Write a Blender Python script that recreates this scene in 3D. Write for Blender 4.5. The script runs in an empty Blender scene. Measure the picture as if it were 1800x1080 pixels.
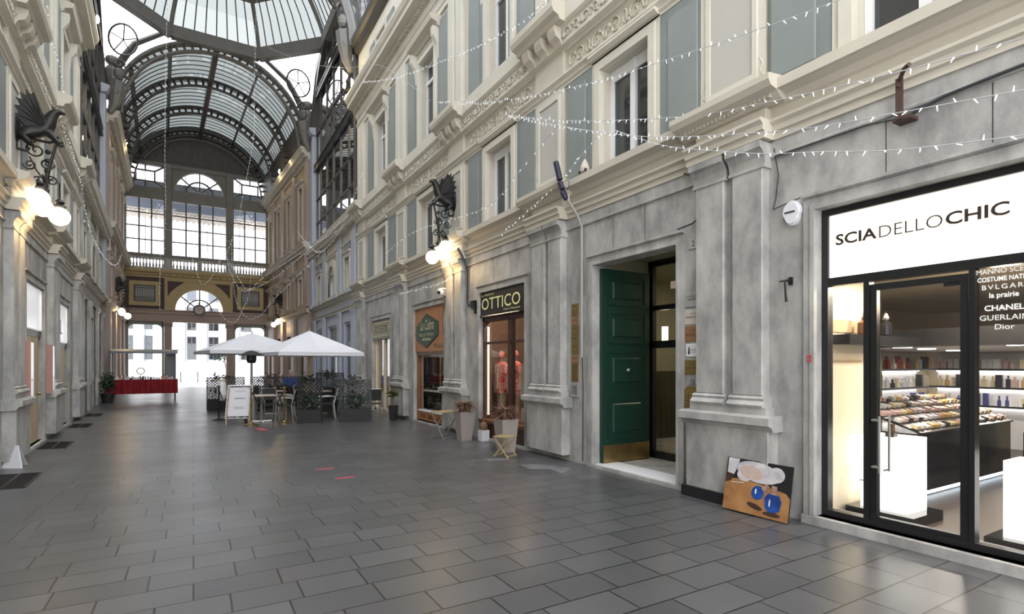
import bpy, bmesh, math, random
from mathutils import Vector, Matrix, noise
R_ = math.radians
PI = math.pi
SC = bpy.context.scene
COL = SC.collection
random.seed(7)

# ---------------------------------------------------------------- camera, sky, exposure
cam_d = bpy.data.cameras.new('camera'); cam = bpy.data.objects.new('camera', cam_d); COL.objects.link(cam)
cam_d.sensor_width = 36.0
cam_d.lens = 946.6/1800*36.0
cam_d.shift_y = 100/1800
cam_d.clip_start = 0.05; cam_d.clip_end = 300
cam.location = (0, 0, 1.6)
cam.rotation_euler = (PI/2, 0, -math.atan(560/946.6))
SC.camera = cam
w = bpy.data.worlds.new('sky'); SC.world = w; w.use_nodes = True
bg = w.node_tree.nodes['Background']
bg.inputs[0].default_value = (0.97, 0.985, 1.0, 1); bg.inputs[1].default_value = 4.6
SC.view_settings.view_transform = 'Standard'; SC.view_settings.look = 'None'
SC.view_settings.gamma = 1; SC.view_settings.use_curve_mapping = False
SC.view_settings.exposure = 0.0

# ---------------------------------------------------------------- materials
MATS = {}
def mat(name, col, rough=.6, metal=0, emit=None, es=0, n=None, bump=0, spec=.5, col2=None, stretch=None, trans=None):
    """n=(scale, contrast) of a noise that mixes col with col2"""
    if name in MATS: return MATS[name]
    m = bpy.data.materials.new(name); m.use_nodes = True; nt = m.node_tree
    b = nt.nodes['Principled BSDF']
    b.inputs['Base Color'].default_value = (*col, 1); b.inputs['Roughness'].default_value = rough
    b.inputs['Metallic'].default_value = metal; b.inputs['Specular IOR Level'].default_value = spec
    if emit: b.inputs['Emission Color'].default_value = (*emit, 1); b.inputs['Emission Strength'].default_value = es
    if n or bump:
        g = nt.nodes.new('ShaderNodeNewGeometry'); mp = nt.nodes.new('ShaderNodeMapping'); nz = nt.nodes.new('ShaderNodeTexNoise')
        if stretch: mp.inputs['Scale'].default_value = stretch
        nt.links.new(g.outputs['Position'], mp.inputs[0]); nt.links.new(mp.outputs[0], nz.inputs['Vector'])
        nz.inputs['Scale'].default_value = (n or (8, 1))[0]; nz.inputs['Detail'].default_value = 6; nz.inputs['Roughness'].default_value = .65
        if n:
            r = nt.nodes.new('ShaderNodeValToRGB')
            r.color_ramp.elements[0].position = .5-n[1]; r.color_ramp.elements[1].position = .5+n[1]
            c2 = col2 or tuple(c*.72 for c in col)
            r.color_ramp.elements[0].color = (*c2, 1); r.color_ramp.elements[1].color = (*col, 1)
            nt.links.new(nz.outputs['Fac'], r.inputs[0]); nt.links.new(r.outputs[0], b.inputs['Base Color'])
        if bump:
            bp = nt.nodes.new('ShaderNodeBump'); bp.inputs['Strength'].default_value = bump; bp.inputs['Distance'].default_value = .02
            nt.links.new(nz.outputs['Fac'], bp.inputs['Height']); nt.links.new(bp.outputs[0], b.inputs['Normal'])
    MATS[name] = m
    return m

def glass(name, tint, gloss=.12, rough=.02):
    m = bpy.data.materials.new(name); m.use_nodes = True; nt = m.node_tree; nt.nodes.clear()
    o = nt.nodes.new('ShaderNodeOutputMaterial'); mx = nt.nodes.new('ShaderNodeMixShader')
    t = nt.nodes.new('ShaderNodeBsdfTransparent'); g = nt.nodes.new('ShaderNodeBsdfGlossy')
    t.inputs[0].default_value = (*tint, 1); g.inputs['Roughness'].default_value = rough
    f = nt.nodes.new('ShaderNodeFresnel'); f.inputs[0].default_value = 1.5
    gg = nt.nodes.new('ShaderNodeNewGeometry'); mi = nt.nodes.new('ShaderNodeMapRange'); mi.inputs['To Min'].default_value = 1.5; mi.inputs['To Max'].default_value = 1/1.5
    nt.links.new(gg.outputs['Backfacing'], mi.inputs[0]); nt.links.new(mi.outputs[0], f.inputs[0])
    a = nt.nodes.new('ShaderNodeMath'); a.operation = 'MULTIPLY'; a.inputs[1].default_value = gloss/.04
    c = nt.nodes.new('ShaderNodeClamp')
    nt.links.new(f.outputs[0], a.inputs[0]); nt.links.new(a.outputs[0], c.inputs[0]); nt.links.new(c.outputs[0], mx.inputs[0])
    nt.links.new(t.outputs[0], mx.inputs[1]); nt.links.new(g.outputs[0], mx.inputs[2]); nt.links.new(mx.outputs[0], o.inputs[0])
    MATS[name] = m
    return m

def slabs(name, bw, rh, c1, c2, mortar, rough=(.22, .42), off=.5):
    m = bpy.data.materials.new(name); m.use_nodes = True; nt = m.node_tree; b = nt.nodes['Principled BSDF']
    g = nt.nodes.new('ShaderNodeNewGeometry'); br = nt.nodes.new('ShaderNodeTexBrick')
    nt.links.new(g.outputs['Position'], br.inputs['Vector'])
    br.inputs['Scale'].default_value = 1; br.inputs['Brick Width'].default_value = bw; br.inputs['Row Height'].default_value = rh
    br.inputs['Mortar Size'].default_value = .007; br.inputs['Mortar Smooth'].default_value = .2; br.offset = off; br.offset_frequency = 2
    br.squash = .78; br.squash_frequency = 3
    br.inputs['Color1'].default_value = (*c1, 1); br.inputs['Color2'].default_value = (*c2, 1); br.inputs['Mortar'].default_value = (*mortar, 1)
    nz = nt.nodes.new('ShaderNodeTexNoise'); nz.inputs['Scale'].default_value = .8; nz.inputs['Detail'].default_value = 3
    nt.links.new(g.outputs['Position'], nz.inputs['Vector'])
    mx = nt.nodes.new('ShaderNodeMixRGB'); mx.blend_type = 'MULTIPLY'; mx.inputs[0].default_value = .5
    rp = nt.nodes.new('ShaderNodeValToRGB'); rp.color_ramp.elements[0].position = .3; rp.color_ramp.elements[1].position = .7
    rp.color_ramp.elements[0].color = (.68, .68, .70, 1); rp.color_ramp.elements[1].color = (1.1, 1.1, 1.1, 1)
    nt.links.new(nz.outputs['Fac'], rp.inputs[0]); nt.links.new(br.outputs['Color'], mx.inputs[1]); nt.links.new(rp.outputs[0], mx.inputs[2])
    nt.links.new(mx.outputs[0], b.inputs['Base Color'])
    mr = nt.nodes.new('ShaderNodeMapRange'); mr.inputs['To Min'].default_value = rough[0]; mr.inputs['To Max'].default_value = rough[1]; mr.inputs['From Min'].default_value = .3; mr.inputs['From Max'].default_value = .7
    n2 = nt.nodes.new('ShaderNodeTexNoise'); n2.inputs['Scale'].default_value = .9; n2.inputs['Detail'].default_value = 2
    nt.links.new(g.outputs['Position'], n2.inputs['Vector'])
    nt.links.new(n2.outputs['Fac'], mr.inputs[0]); nt.links.new(mr.outputs[0], b.inputs['Roughness'])
    bp = nt.nodes.new('ShaderNodeBump'); bp.inputs['Strength'].default_value = .35; bp.inputs['Distance'].default_value = .005; bp.invert = True
    ad = nt.nodes.new('ShaderNodeMath'); ad.operation = 'MULTIPLY_ADD'; ad.inputs[1].default_value = 0
    nt.links.new(n2.outputs['Fac'], ad.inputs[0]); nt.links.new(br.outputs['Fac'], ad.inputs[2]); nt.links.new(ad.outputs[0], bp.inputs['Height'])
    nt.links.new(bp.outputs[0], b.inputs['Normal'])
    MATS[name] = m
    return m

M = dict(
    stone=mat('grey_marble', (.50, .485, .46), .5, n=(2.6, .16), col2=(.25, .245, .24), bump=.15, stretch=(1.1, 1.1, .6)),
    stone2=mat('stained_marble', (.50, .48, .445), .5, n=(2.6, .17), col2=(.21, .205, .195), bump=.15, stretch=(1.2, 1.2, .5)),
    black_stone=mat('black_stone', (.015, .015, .018), .35),
    cream=mat('cream_paint', (.60, .555, .465), .75, n=(1.4, .3), col2=(.50, .46, .39), bump=.05),
    creaml=mat('light_cream_paint', (.66, .62, .53), .7, n=(2, .3), col2=(.56, .53, .46), bump=.05),
    greyp=mat('grey_beige_panel', (.50, .475, .43), .75, n=(1.4, .3), col2=(.44, .42, .39)),
    ornam=mat('stucco_relief', (.60, .56, .48), .8, n=(14, .15), col2=(.40, .36, .29), bump=.6),
    shut=mat('grey_green_shutter', (.225, .248, .240), .55, n=(2, .3), col2=(.188, .208, .203)),
    shut2=mat('grey_green_shutter_panel', (.245, .268, .258), .55, n=(2, .3), col2=(.208, .230, .223)),
    blue_paint=mat('pale_blue_paint', (.50, .53, .62), .6, n=(1.5, .3), col2=(.42, .45, .54)),
    white=mat('white_paint', (.78, .78, .80), .45),
    winpane=mat('dark_window_glass', (.02, .024, .028), .04, spec=1.0),
    lace=mat('net_curtain', (.35, .36, .37), .8),
    steel=mat('dark_steel', (.085, .08, .075), .45, .3, n=(3, .3), col2=(.055, .052, .05)),
    steel2=mat('grey_steel', (.20, .19, .175), .5, .2, n=(3, .3), col2=(.14, .133, .125)),
    iron=mat('cast_iron', (.03, .028, .027), .42, .5),
    rust=mat('rusty_beam', (.07, .035, .028), .6),
    brown=mat('brown_wing_paint', (.46, .36, .22), .7, n=(1.5, .3), col2=(.36, .28, .18)),
    pinkish=mat('pink_granite', (.40, .31, .27), .5, n=(20, .2), col2=(.28, .21, .18)),
    rosepanel=mat('rose_paint', (.44, .25, .21), .7),
    ochre=mat('ochre_paint', (.50, .40, .21), .65, n=(2, .3), col2=(.42, .33, .18)),
    maroon=mat('maroon_paint', (.06, .035, .035), .6),
    black=mat('black_metal_frame', (.012, .012, .013), .35),
    blackgloss=mat('black_gloss', (.01, .01, .012), .12),
    signlit=mat('lit_white_acrylic', (.9, .85, .75), .4, emit=(1.0, .92, .79), es=.98),
    pedlit=mat('lit_display_acrylic', (.9, .9, .85), .4, emit=(1, .98, .90), es=2.6),
    ledstrip=mat('led_strip', (.8, .9, 1), .4, emit=(.75, .88, 1), es=6),
    ceillamp=mat('shop_ceiling_lamp', (.9, .9, .9), .4, emit=(1, .96, .88), es=9),
    globe=mat('lit_opal_globe', (.95, .9, .8), .3, emit=(1, .88, .66), es=5),
    flood=mat('flood_lens', (1, .9, .7), .3, emit=(1, .80, .45), es=60),
    letter=mat('dark_brown_letter', (.035, .022, .018), .5),
    letterw=mat('white_letter', (.85, .85, .82), .5, emit=(1, 1, .95), es=.35),
    lettery=mat('pale_yellow_letter', (.80, .78, .36), .5, emit=(.9, .88, .4), es=.12),
    green=mat('dark_green_door_paint', (.008, .045, .030), .38, n=(6, .3), col2=(.006, .032, .022)),
    brass=mat('polished_brass', (.50, .36, .16), .28, .9, n=(4, .25), col2=(.26, .18, .08)),
    brassd=mat('dull_brass_plate', (.30, .23, .07), .4, .6, n=(9, .3), col2=(.20, .15, .05)),
    copper=mat('brown_plate', (.32, .17, .09), .4, .3),
    plate=mat('pale_plate', (.56, .50, .44), .5),
    platew=mat('white_plate', (.75, .74, .76), .4),
    chrome=mat('brushed_steel', (.55, .54, .52), .3, .9),
    creamshop=mat('cream_lacquer', (.72, .63, .48), .5),
    shopwood=mat('dark_wood_floor', (.10, .075, .06), .4, n=(6, .25), col2=(.05, .038, .03), stretch=(1, 6, 1)),
    wood=mat('chestnut_wood', (.24, .10, .035), .4, n=(5, .25), col2=(.14, .055, .02), stretch=(4, 4, 1)),
    dark_wood=mat('dark_red_wood', (.075, .03, .018), .4, n=(5, .25), col2=(.04, .015, .01), stretch=(4, 4, 1)),
    oak=mat('pale_wood', (.50, .38, .20), .5, n=(8, .25), col2=(.36, .26, .13)),
    beigewood=mat('beige_wood_door', (.52, .40, .24), .5, n=(5, .25), col2=(.40, .29, .17), stretch=(4, 4, .5)),
    orange=mat('orange_brown_board', (.42, .19, .075), .55, n=(3, .3), col2=(.33, .14, .055)),
    dgreen=mat('dark_green_board', (.015, .055, .042), .5),
    creamgold=mat('worn_gold', (.50, .46, .24), .5),
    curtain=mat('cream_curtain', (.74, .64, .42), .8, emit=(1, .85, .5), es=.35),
    redc=mat('red_patterned_cloth', (.62, .03, .025), .8, n=(26, .05), col2=(.72, .42, .36)),
    creamc=mat('cream_cloth', (.66, .57, .42), .85, n=(20, .3), col2=(.5, .42, .3)),
    redcloth=mat('deep_red_cloth', (.30, .005, .012), .8, n=(3, .3), col2=(.16, .003, .008)),
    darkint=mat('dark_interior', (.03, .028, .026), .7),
    leather=mat('brown_leather', (.12, .06, .03), .5, n=(12, .3), col2=(.04, .02, .012)),
    canvas=mat('white_canvas', (.74, .75, .80), .8),
    taupe=mat('taupe_planter', (.33, .29, .27), .55),
    rattan=mat('dark_rattan', (.03, .03, .032), .6, bump=.5, n=(60, .2)),
    alu=mat('brushed_aluminium', (.52, .51, .50), .35, .8),
    leafd=mat('dark_green_leaf', (.022, .04, .02), .6),
    leafb=mat('brown_grass_leaf', (.24, .13, .07), .7, n=(9, .3), col2=(.12, .06, .04)),
    leafr=mat('dark_red_leaf', (.085, .012, .014), .6),
    pot=mat('black_pot', (.018, .018, .019), .6),
    paper=mat('white_paper', (.74, .73, .78), .7),
    purple=mat('dark_violet_tape', (.012, .010, .038), .5),
    pipe=mat('grey_conduit', (.34, .335, .31), .45),
    plastic=mat('white_plastic', (.72, .72, .76), .4),
    asphalt=mat('street_paving', (.40, .40, .42), .8),
    facw=mat('white_render', (.85, .85, .85), .8),
    facd=mat('street_window_grey', (.14, .16, .20), .3),
    skin=mat('skin', (.55, .33, .24), .6),
    bluej=mat('bright_blue_jacket', (.01, .08, .50), .7),
    dark_cloth=mat('dark_trousers', (.03, .03, .05), .8),
    hair=mat('grey_hair', (.3, .28, .26), .8),
    redtape=mat('red_tape', (.50, .06, .08), .6),
    chalk=mat('white_scuff', (.22, .22, .235), .5, n=(7, .2), col2=(.11, .11, .115)),
    grate=mat('dark_floor_grate', (.02, .018, .018), .6),
    bulb=mat('ice_white_bulb', (.85, .85, .9), .3, emit=(.92, .94, 1), es=.9),
    cable=mat('pale_cable', (.50, .50, .52), .5),
    cabled=mat('dark_cable', (.04, .04, .045), .5),
)
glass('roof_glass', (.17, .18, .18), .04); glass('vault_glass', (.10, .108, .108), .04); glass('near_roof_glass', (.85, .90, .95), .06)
glass('shop_glass', (.93, .93, .93), .05); glass('clear_glass', (.97, .97, .98), .03); glass('wall_glass', (.75, .80, .86), .5)
slabs('slate_slabs', .56, .325, (.104, .103, .107), (.074, .074, .078), (.014, .014, .015), (.285, .35))
slabs('slate_slabs_large', .95, .80, (.10, .10, .102), (.08, .08, .083), (.03, .03, .032), (.285, .35))
slabs('stone_street', .8, .5, (.42, .42, .44), (.36, .36, .38), (.2, .2, .2))

# ---------------------------------------------------------------- mesh helpers
def ID(s, n, z): return (s, n, z)
def TR(s, n, z): return (5.35-n, s, z)
def TL(s, n, z): return (-2.6-.05*(s-12.75)+n, s+.05*n, z)
_dF = Vector((4.46-5.2, 41.2-29.4)).normalized()
def TF(s, n, z): return (5.2+_dF.x*s-_dF.y*n, 29.4+_dF.y*s+_dF.x*n, z)
_dG = Vector((-3.72+3.30, 41.2-29.4)).normalized()
def TG(s, n, z): return (-3.30+_dG.x*s+_dG.y*n, 29.4+_dG.y*s-_dG.x*n, z)
def TE(s, n, z): return (s, 41.2-n, z)

class MB:
    def __init__(s, T=ID): s.v = []; s.f = []; s.T = T
    def add(s, vs, fs):
        k = len(s.v); s.v += [s.T(*p) for p in vs]; s.f += [[i+k for i in f] for f in fs]; return s
    def box(s, a0, a1, b0, b1, c0, c1):
        return s.add([(x, y, z) for z in (c0, c1) for y in (b0, b1) for x in (a0, a1)],
                     [(0, 2, 3, 1), (4, 5, 7, 6), (0, 1, 5, 4), (2, 6, 7, 3), (0, 4, 6, 2), (1, 3, 7, 5)])
    def cbox(s, a0, a1, b0, b1, c0, c1, ch=.01):
        """box with its front (max b) edges chamfered"""
        return s.add([(a0, b0, c0), (a1, b0, c0), (a1, b0, c1), (a0, b0, c1), (a0, b1-ch, c0), (a1, b1-ch, c0), (a1, b1-ch, c1), (a0, b1-ch, c1),
                      (a0+ch, b1, c0+ch), (a1-ch, b1, c0+ch), (a1-ch, b1, c1-ch), (a0+ch, b1, c1-ch)],
                     [(0, 1, 2, 3), (0, 4, 5, 1), (1, 5, 6, 2), (2, 6, 7, 3), (3, 7, 4, 0), (4, 8, 9, 5), (5, 9, 10, 6), (6, 10, 11, 7), (7, 11, 8, 4), (8, 11, 10, 9)])
    def prof(s, pts, a0, a1):
        """closed outline of (n,z) run along the first axis"""
        k = len(pts)
        vs = [(a0, n, z) for n, z in pts]+[(a1, n, z) for n, z in pts]
        fs = [(i, (i+1) % k, (i+1) % k+k, i+k) for i in range(k)]+[tuple(range(k)), tuple(range(2*k-1, k-1, -1))]
        return s.add(vs, fs)
    def poly(s, pts, b0, b1):
        """outline of (first, z) points given thickness b0..b1"""
        k = len(pts)
        vs = [(a, b0, z) for a, z in pts]+[(a, b1, z) for a, z in pts]
        fs = [(i, (i+1) % k, (i+1) % k+k, i+k) for i in range(k)]+[tuple(range(k)), tuple(range(2*k-1, k-1, -1))]
        return s.add(vs, fs)
    def ring(s, outer, inner, b0, b1, open_=False):
        """frame between two outlines with equal point counts"""
        k = len(outer); vs = []
        for L in (outer, inner):
            for b in (b0, b1): vs += [(a, b, z) for a, z in L]
        o0, o1, i0, i1 = 0, k, 2*k, 3*k; fs = []
        if open_: fs += [(0, k, 3*k, 2*k), (k-1, 3*k-1, 4*k-1, 2*k-1)]
        for i in range(k-1 if open_ else k):
            j = (i+1) % k
            fs += [(o0+i, o0+j, o1+j, o1+i), (i0+i, i1+i, i1+j, i0+j), (o1+i, o1+j, i1+j, i1+i), (o0+i, i0+i, i0+j, o0+j)]
        return s.add(vs, fs)
    def frame(s, a0, a1, c0, c1, w, b0, b1, bottom=True):
        s.box(a0, a0+w, b0, b1, c0, c1); s.box(a1-w, a1, b0, b1, c0, c1); s.box(a0+w, a1-w, b0, b1, c1-w, c1)
        if bottom: s.box(a0+w, a1-w, b0, b1, c0, c0+w)
        return s
    def lathe(s, prof, c=(0, 0, 0), seg=16, sq=False):
        vs = []; fs = []
        for r, z in prof:
            for i in range(seg):
                a = 2*PI*i/seg+(PI/4 if sq else 0); rr = r*(1.4142 if sq else 1)
                vs.append((c[0]+rr*math.cos(a), c[1]+rr*math.sin(a), c[2]+z))
        for j in range(len(prof)-1):
            for i in range(seg):
                k = (i+1) % seg; fs.append((j*seg+i, j*seg+k, (j+1)*seg+k, (j+1)*seg+i))
        fs.append(tuple(range(seg-1, -1, -1))); fs.append(tuple(range((len(prof)-1)*seg, len(prof)*seg)))
        return s.add(vs, fs)
    def tube(s, pts, r, seg=6, closed=False):
        P = [Vector(p) for p in pts]; k = len(P); vs = []; fs = []; up = None
        rs = r if isinstance(r, (list, tuple)) else [r]*k
        for i, p in enumerate(P):
            a = P[(i-1) % k] if (closed or i > 0) else P[i]; b = P[(i+1) % k] if (closed or i < k-1) else P[i]
            d = (b-a); d = d.normalized() if d.length > 1e-9 else Vector((0, 0, 1))
            if up is None: up = Vector((0, 0, 1)) if abs(d.z) < .9 else Vector((1, 0, 0))
            x = d.cross(up); x = x.normalized() if x.length > 1e-6 else d.orthogonal().normalized()
            y = x.cross(d).normalized(); up = y
            for j in range(seg):
                t = 2*PI*j/seg; vs.append(tuple(p+(x*math.cos(t)+y*math.sin(t))*rs[i]))
        for i in range(k if closed else k-1):
            n = (i+1) % k
            for j in range(seg):
                m = (j+1) % seg; fs.append((i*seg+j, i*seg+m, n*seg+m, n*seg+j))
        if not closed: fs += [tuple(range(seg)), tuple(range((k-1)*seg, k*seg))]
        return s.add(vs, fs)
    def bar(s, p, q, w, h):
        p = Vector(p); q = Vector(q); d = (q-p).normalized(); up = Vector((0, 0, 1)) if abs(d.z) < .95 else Vector((1, 0, 0))
        x = d.cross(up).normalized(); y = x.cross(d).normalized()
        vs = [tuple(e+x*w/2*i+y*h/2*j) for e in (p, q) for i, j in ((-1, -1), (1, -1), (1, 1), (-1, 1))]
        return s.add(vs, [(0, 1, 2, 3), (4, 7, 6, 5), (0, 4, 5, 1), (1, 5, 6, 2), (2, 6, 7, 3), (3, 7, 4, 0)])
    def ball(s, c, r, seg=12, rings=8, sc=(1, 1, 1)):
        vs = [(c[0], c[1], c[2]-r*sc[2])]; fs = []
        for j in range(1, rings):
            t = PI*j/rings
            for i in range(seg):
                a = 2*PI*i/seg; vs.append((c[0]+r*sc[0]*math.sin(t)*math.cos(a), c[1]+r*sc[1]*math.sin(t)*math.sin(a), c[2]-r*sc[2]*math.cos(t)))
        vs.append((c[0], c[1], c[2]+r*sc[2])); e = len(vs)-1
        for i in range(seg):
            k = (i+1) % seg; fs.append((0, 1+k, 1+i)); fs.append((e, e-seg+i, e-seg+k))
            for j in range(rings-2): fs.append((1+j*seg+i, 1+j*seg+k, 1+(j+1)*seg+k, 1+(j+1)*seg+i))
        return s.add(vs, fs)
    def build(s, name, m, parent=None, smooth=False, world=True, label=None, kind=None, structure=False):
        if parent is not None and world:
            o = Vector((0, 0, 0)); p = parent
            while p is not None: o += p.location; p = p.parent
            vs = [(a-o.x, b-o.y, c-o.z) for a, b, c in s.v]
        else: vs = s.v
        me = bpy.data.meshes.new(name); me.from_pydata(vs, [], s.f); me.update()
        bm = bmesh.new(); bm.from_mesh(me); bmesh.ops.recalc_face_normals(bm, faces=bm.faces); bm.to_mesh(me); bm.free()
        me.materials.append(M.get(m) or MATS.get(m) if isinstance(m, str) else m)
        if smooth: me.polygons.foreach_set('use_smooth', [True]*len(me.polygons)); 
        ob = bpy.data.objects.new(name, me); COL.objects.link(ob)
        if parent is not None: ob.parent = parent
        if label: ob['label'] = label
        if kind: ob['kind'] = kind
        if structure: ob['kind'] = 'structure'
        return ob

def root(name, loc=(0, 0, 0), rz=0, structure=False):
    o = bpy.data.objects.new(name, None); COL.objects.link(o); o.location = loc; o.rotation_euler = (0, 0, rz); o.empty_display_size = .1
    if structure: o['kind'] = 'structure'
    return o
def tag(o, label, cat, group=None):
    o['label'] = label; o['category'] = cat
    if group: o['group'] = group
    return o
def dup(o, parent=None):
    c = o.copy(); COL.objects.link(c); c.parent = parent
    for ch in [x for x in ALLCH(o)]: dup(ch, c)
    return c
def ALLCH(o): return [x for x in bpy.data.objects if x.parent == o]

def text(body, width, org, xd, up, m, parent, bold=0, height=None, align='LEFT', depth=.002, name='lettering', spacing=1.0, shear=0):
    """lettering as a mesh, baseline start at org, total width given"""
    cu = bpy.data.curves.new('t', 'FONT'); cu.body = body; cu.size = 1; cu.extrude = 0; cu.offset = bold; cu.space_character = spacing; cu.shear = shear
    cu.resolution_u = 3
    t = bpy.data.objects.new('t', cu); COL.objects.link(t)
    dg = bpy.context.evaluated_depsgraph_get(); dg.update()
    me = bpy.data.meshes.new_from_object(t.evaluated_get(dg)); bpy.data.objects.remove(t)
    xs = [v.co.x for v in me.vertices]; ys = [v.co.y for v in me.vertices]
    if not xs: return None
    x0, x1, y0, y1 = min(xs), max(xs), min(ys), max(ys); sx = width/(x1-x0); sy = (height/(y1-y0)) if height else sx
    org = Vector(org); xd = Vector(xd).normalized(); up = Vector(up).normalized(); nn = xd.cross(up)
    o = Vector((0, 0, 0)); p = parent
    while p is not None: o += p.location; p = p.parent
    for v in me.vertices:
        v.co = org-o+xd*((v.co.x-x0)*sx)+up*((v.co.y-(0 if height is None else y0))*sy)+nn*depth
    me.materials.append(M[m]); ob = bpy.data.objects.new(name, me); COL.objects.link(ob); ob.parent = parent
    return ob

def arc(cx, cz, r, a0, a1, n, rz=None):
    rz = rz or r
    return [(cx+r*math.cos(R_(a0+(a1-a0)*i/n)), cz+rz*math.sin(R_(a0+(a1-a0)*i/n))) for i in range(n+1)]
def spiral(cx, cy, r, turns, a0=0, sgn=1, n=18):
    return [(cx+r*(1-.85*i/n)*math.cos(a0+sgn*turns*2*PI*i/n), cy+r*(1-.85*i/n)*math.sin(a0+sgn*turns*2*PI*i/n)) for i in range(n+1)]

# wall made of blocks round its openings
def wall_blocks(mb, s0, s1, z0, z1, n0, n1, ops):
    ops = [(a-.004, b+.004, c-.004, d+.004) for a, b, c, d in ops]
    ops = [(max(a, s0), min(b, s1), max(c, z0), min(d, z1)) for a, b, c, d in ops if b > s0 and a < s1 and d > z0 and c < z1]
    S = sorted({s0, s1, *[o[0] for o in ops], *[o[1] for o in ops]})
    for a, b in zip(S, S[1:]):
        if b-a < 1e-5: continue
        mid = (a+b)/2; cuts = sorted([(o[2], o[3]) for o in ops if o[0] < mid < o[1]]); z = z0
        for c, d in cuts:
            if c > z+1e-5: mb.box(a, b, n0, n1, z, c)
            z = max(z, d)
        if z < z1-1e-5: mb.box(a, b, n0, n1, z, z1)

CT = {'trim': 0, 'window': 0, 'door': 0}
def nm(k): CT[k] += 1; return '%s_%d' % (k, CT[k])
def trim(mb, m, smooth=False, label=None):
    o = mb.build(nm('trim'), m, structure=True)
    if label: o['label'] = label
    return o

# ================================================================ FLOOR AND STREET
def floor_piece(name, pts, m, z0=-.12, z1=0):
    mb = MB(); k = len(pts)
    mb.add([(x, y, z0) for x, y in pts]+[(x, y, z1) for x, y in pts], [tuple(range(k)), tuple(range(k, 2*k))]+[(i, (i+1) % k, (i+1) % k+k, i+k) for i in range(k)])
    return mb.build(name, m, structure=True)
floor_piece('floor', [(-.85, -4), (6.2, -4), (6.2, 43), (-2.9, 43)], 'slate_slabs')
floor_piece('floor', [(-4, -4), (-.85, -4), (-2.9, 43), (-6, 43)], 'slate_slabs_large')
floor_piece('floor', [(-30, 43), (35, 43), (35, 80), (-30, 80)], 'stone_street')

BAYS = [-1.5, 2.2, 5.83, 9.5, 13.4, 17.45]
AXES = [.35, 4.03, 7.7, 11.55, 15.45, 19.85]

def surr(mb, a, b, z0, z1, layers, n0=-.02):
    """stepped frame round an opening, each step set back a hair from the one outside it"""
    for i, (n1, q) in enumerate(layers):
        e = .003*(i+1); mb.box(a-q, a-e, n0-e, n1, z0, z1+q); mb.box(b+e, b+q, n0-e, n1, z0, z1+q); mb.box(a-e, b+e, n0-e, n1, z1+e, z1+q)

def relief(mb, s0, s1, z, h, n, step=.42, r=.016):
    s = s0+step/2; k = 0
    while s < s1-step/3:
        sg = 1 if k % 2 else -1
        mb.tube([(s+a, n, z+b) for a, b in spiral(0, 0, h*.46, 1.25, 0 if sg > 0 else PI, sg, 12)], r, 4)
        mb.tube([(s+step*.5+a*.5, n, z+b) for a, b in spiral(0, 0, h*.38, .9, PI/2, -sg, 8)], r*1.2, 4)
        mb.ball((s+step*.28, n, z+sg*h*.2), r*2.2, 6, 4); mb.ball((s-step*.2, n, z-sg*h*.28), r*1.8, 6, 4)
        s += step; k += 1

def shutter(T, a0, a1, z0, z1, parent, hinge):
    mb = MB(T); mb.box(a0, a1, .012, .045, z0, z1); o = mb.build('shutter', 'shut', parent)
    w = a1-a0; mb = MB(T)
    x0, x1 = (a0+.03, a1-w*.22) if hinge > 0 else (a0+w*.22, a1-.03)
    mb.cbox(x0, x1, .045, .066, z0+.06, z1-.12, .006); mb.build('shutter_panel', 'shut2', o)

def mezz_window(T, c, k=1.0, shutters=True, zt=6.04):
    r = root(nm('window'), T(c, 0, 4.53), structure=True); a, b = c-.5*k, c+.5*k
    mb = MB(T); z0 = 4.5; zo = zt+.17
    surr(mb, a, b, z0, zt, ((.05, .20), (.075, .13), (.055, .05)))
    mb.prof([(0, zt+.18), (.10, zt+.19), (.15, zt+.23), (.15, zt+.26), (0, zt+.26)], a-.2, b+.2)
    mb.build('surround', 'creaml', r)
    mb = MB(T); mb.frame(a, b, z0, zt, .07, -.2, -.14); mb.box(c-.05, c+.05, -.2, -.13, z0, zt); mb.box(a+.07, b-.07, -.2, -.15, zt-.16, zt-.07)
    mb.build('sash_frame', 'white', r)
    for p, q in ((a+.07, c-.05), (c+.05, b-.07)):
        MB(T).box(p, q, -.19, -.18, z0+.07, zt-.14).build('pane', 'winpane', r)
    if shutters:
        shutter(T, a-.20-.66*k, a-.21, 4.56, 6.19, r, 1); shutter(T, b+.21, b+.20+.66*k, 4.56, 6.19, r, -1)
    return r

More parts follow.
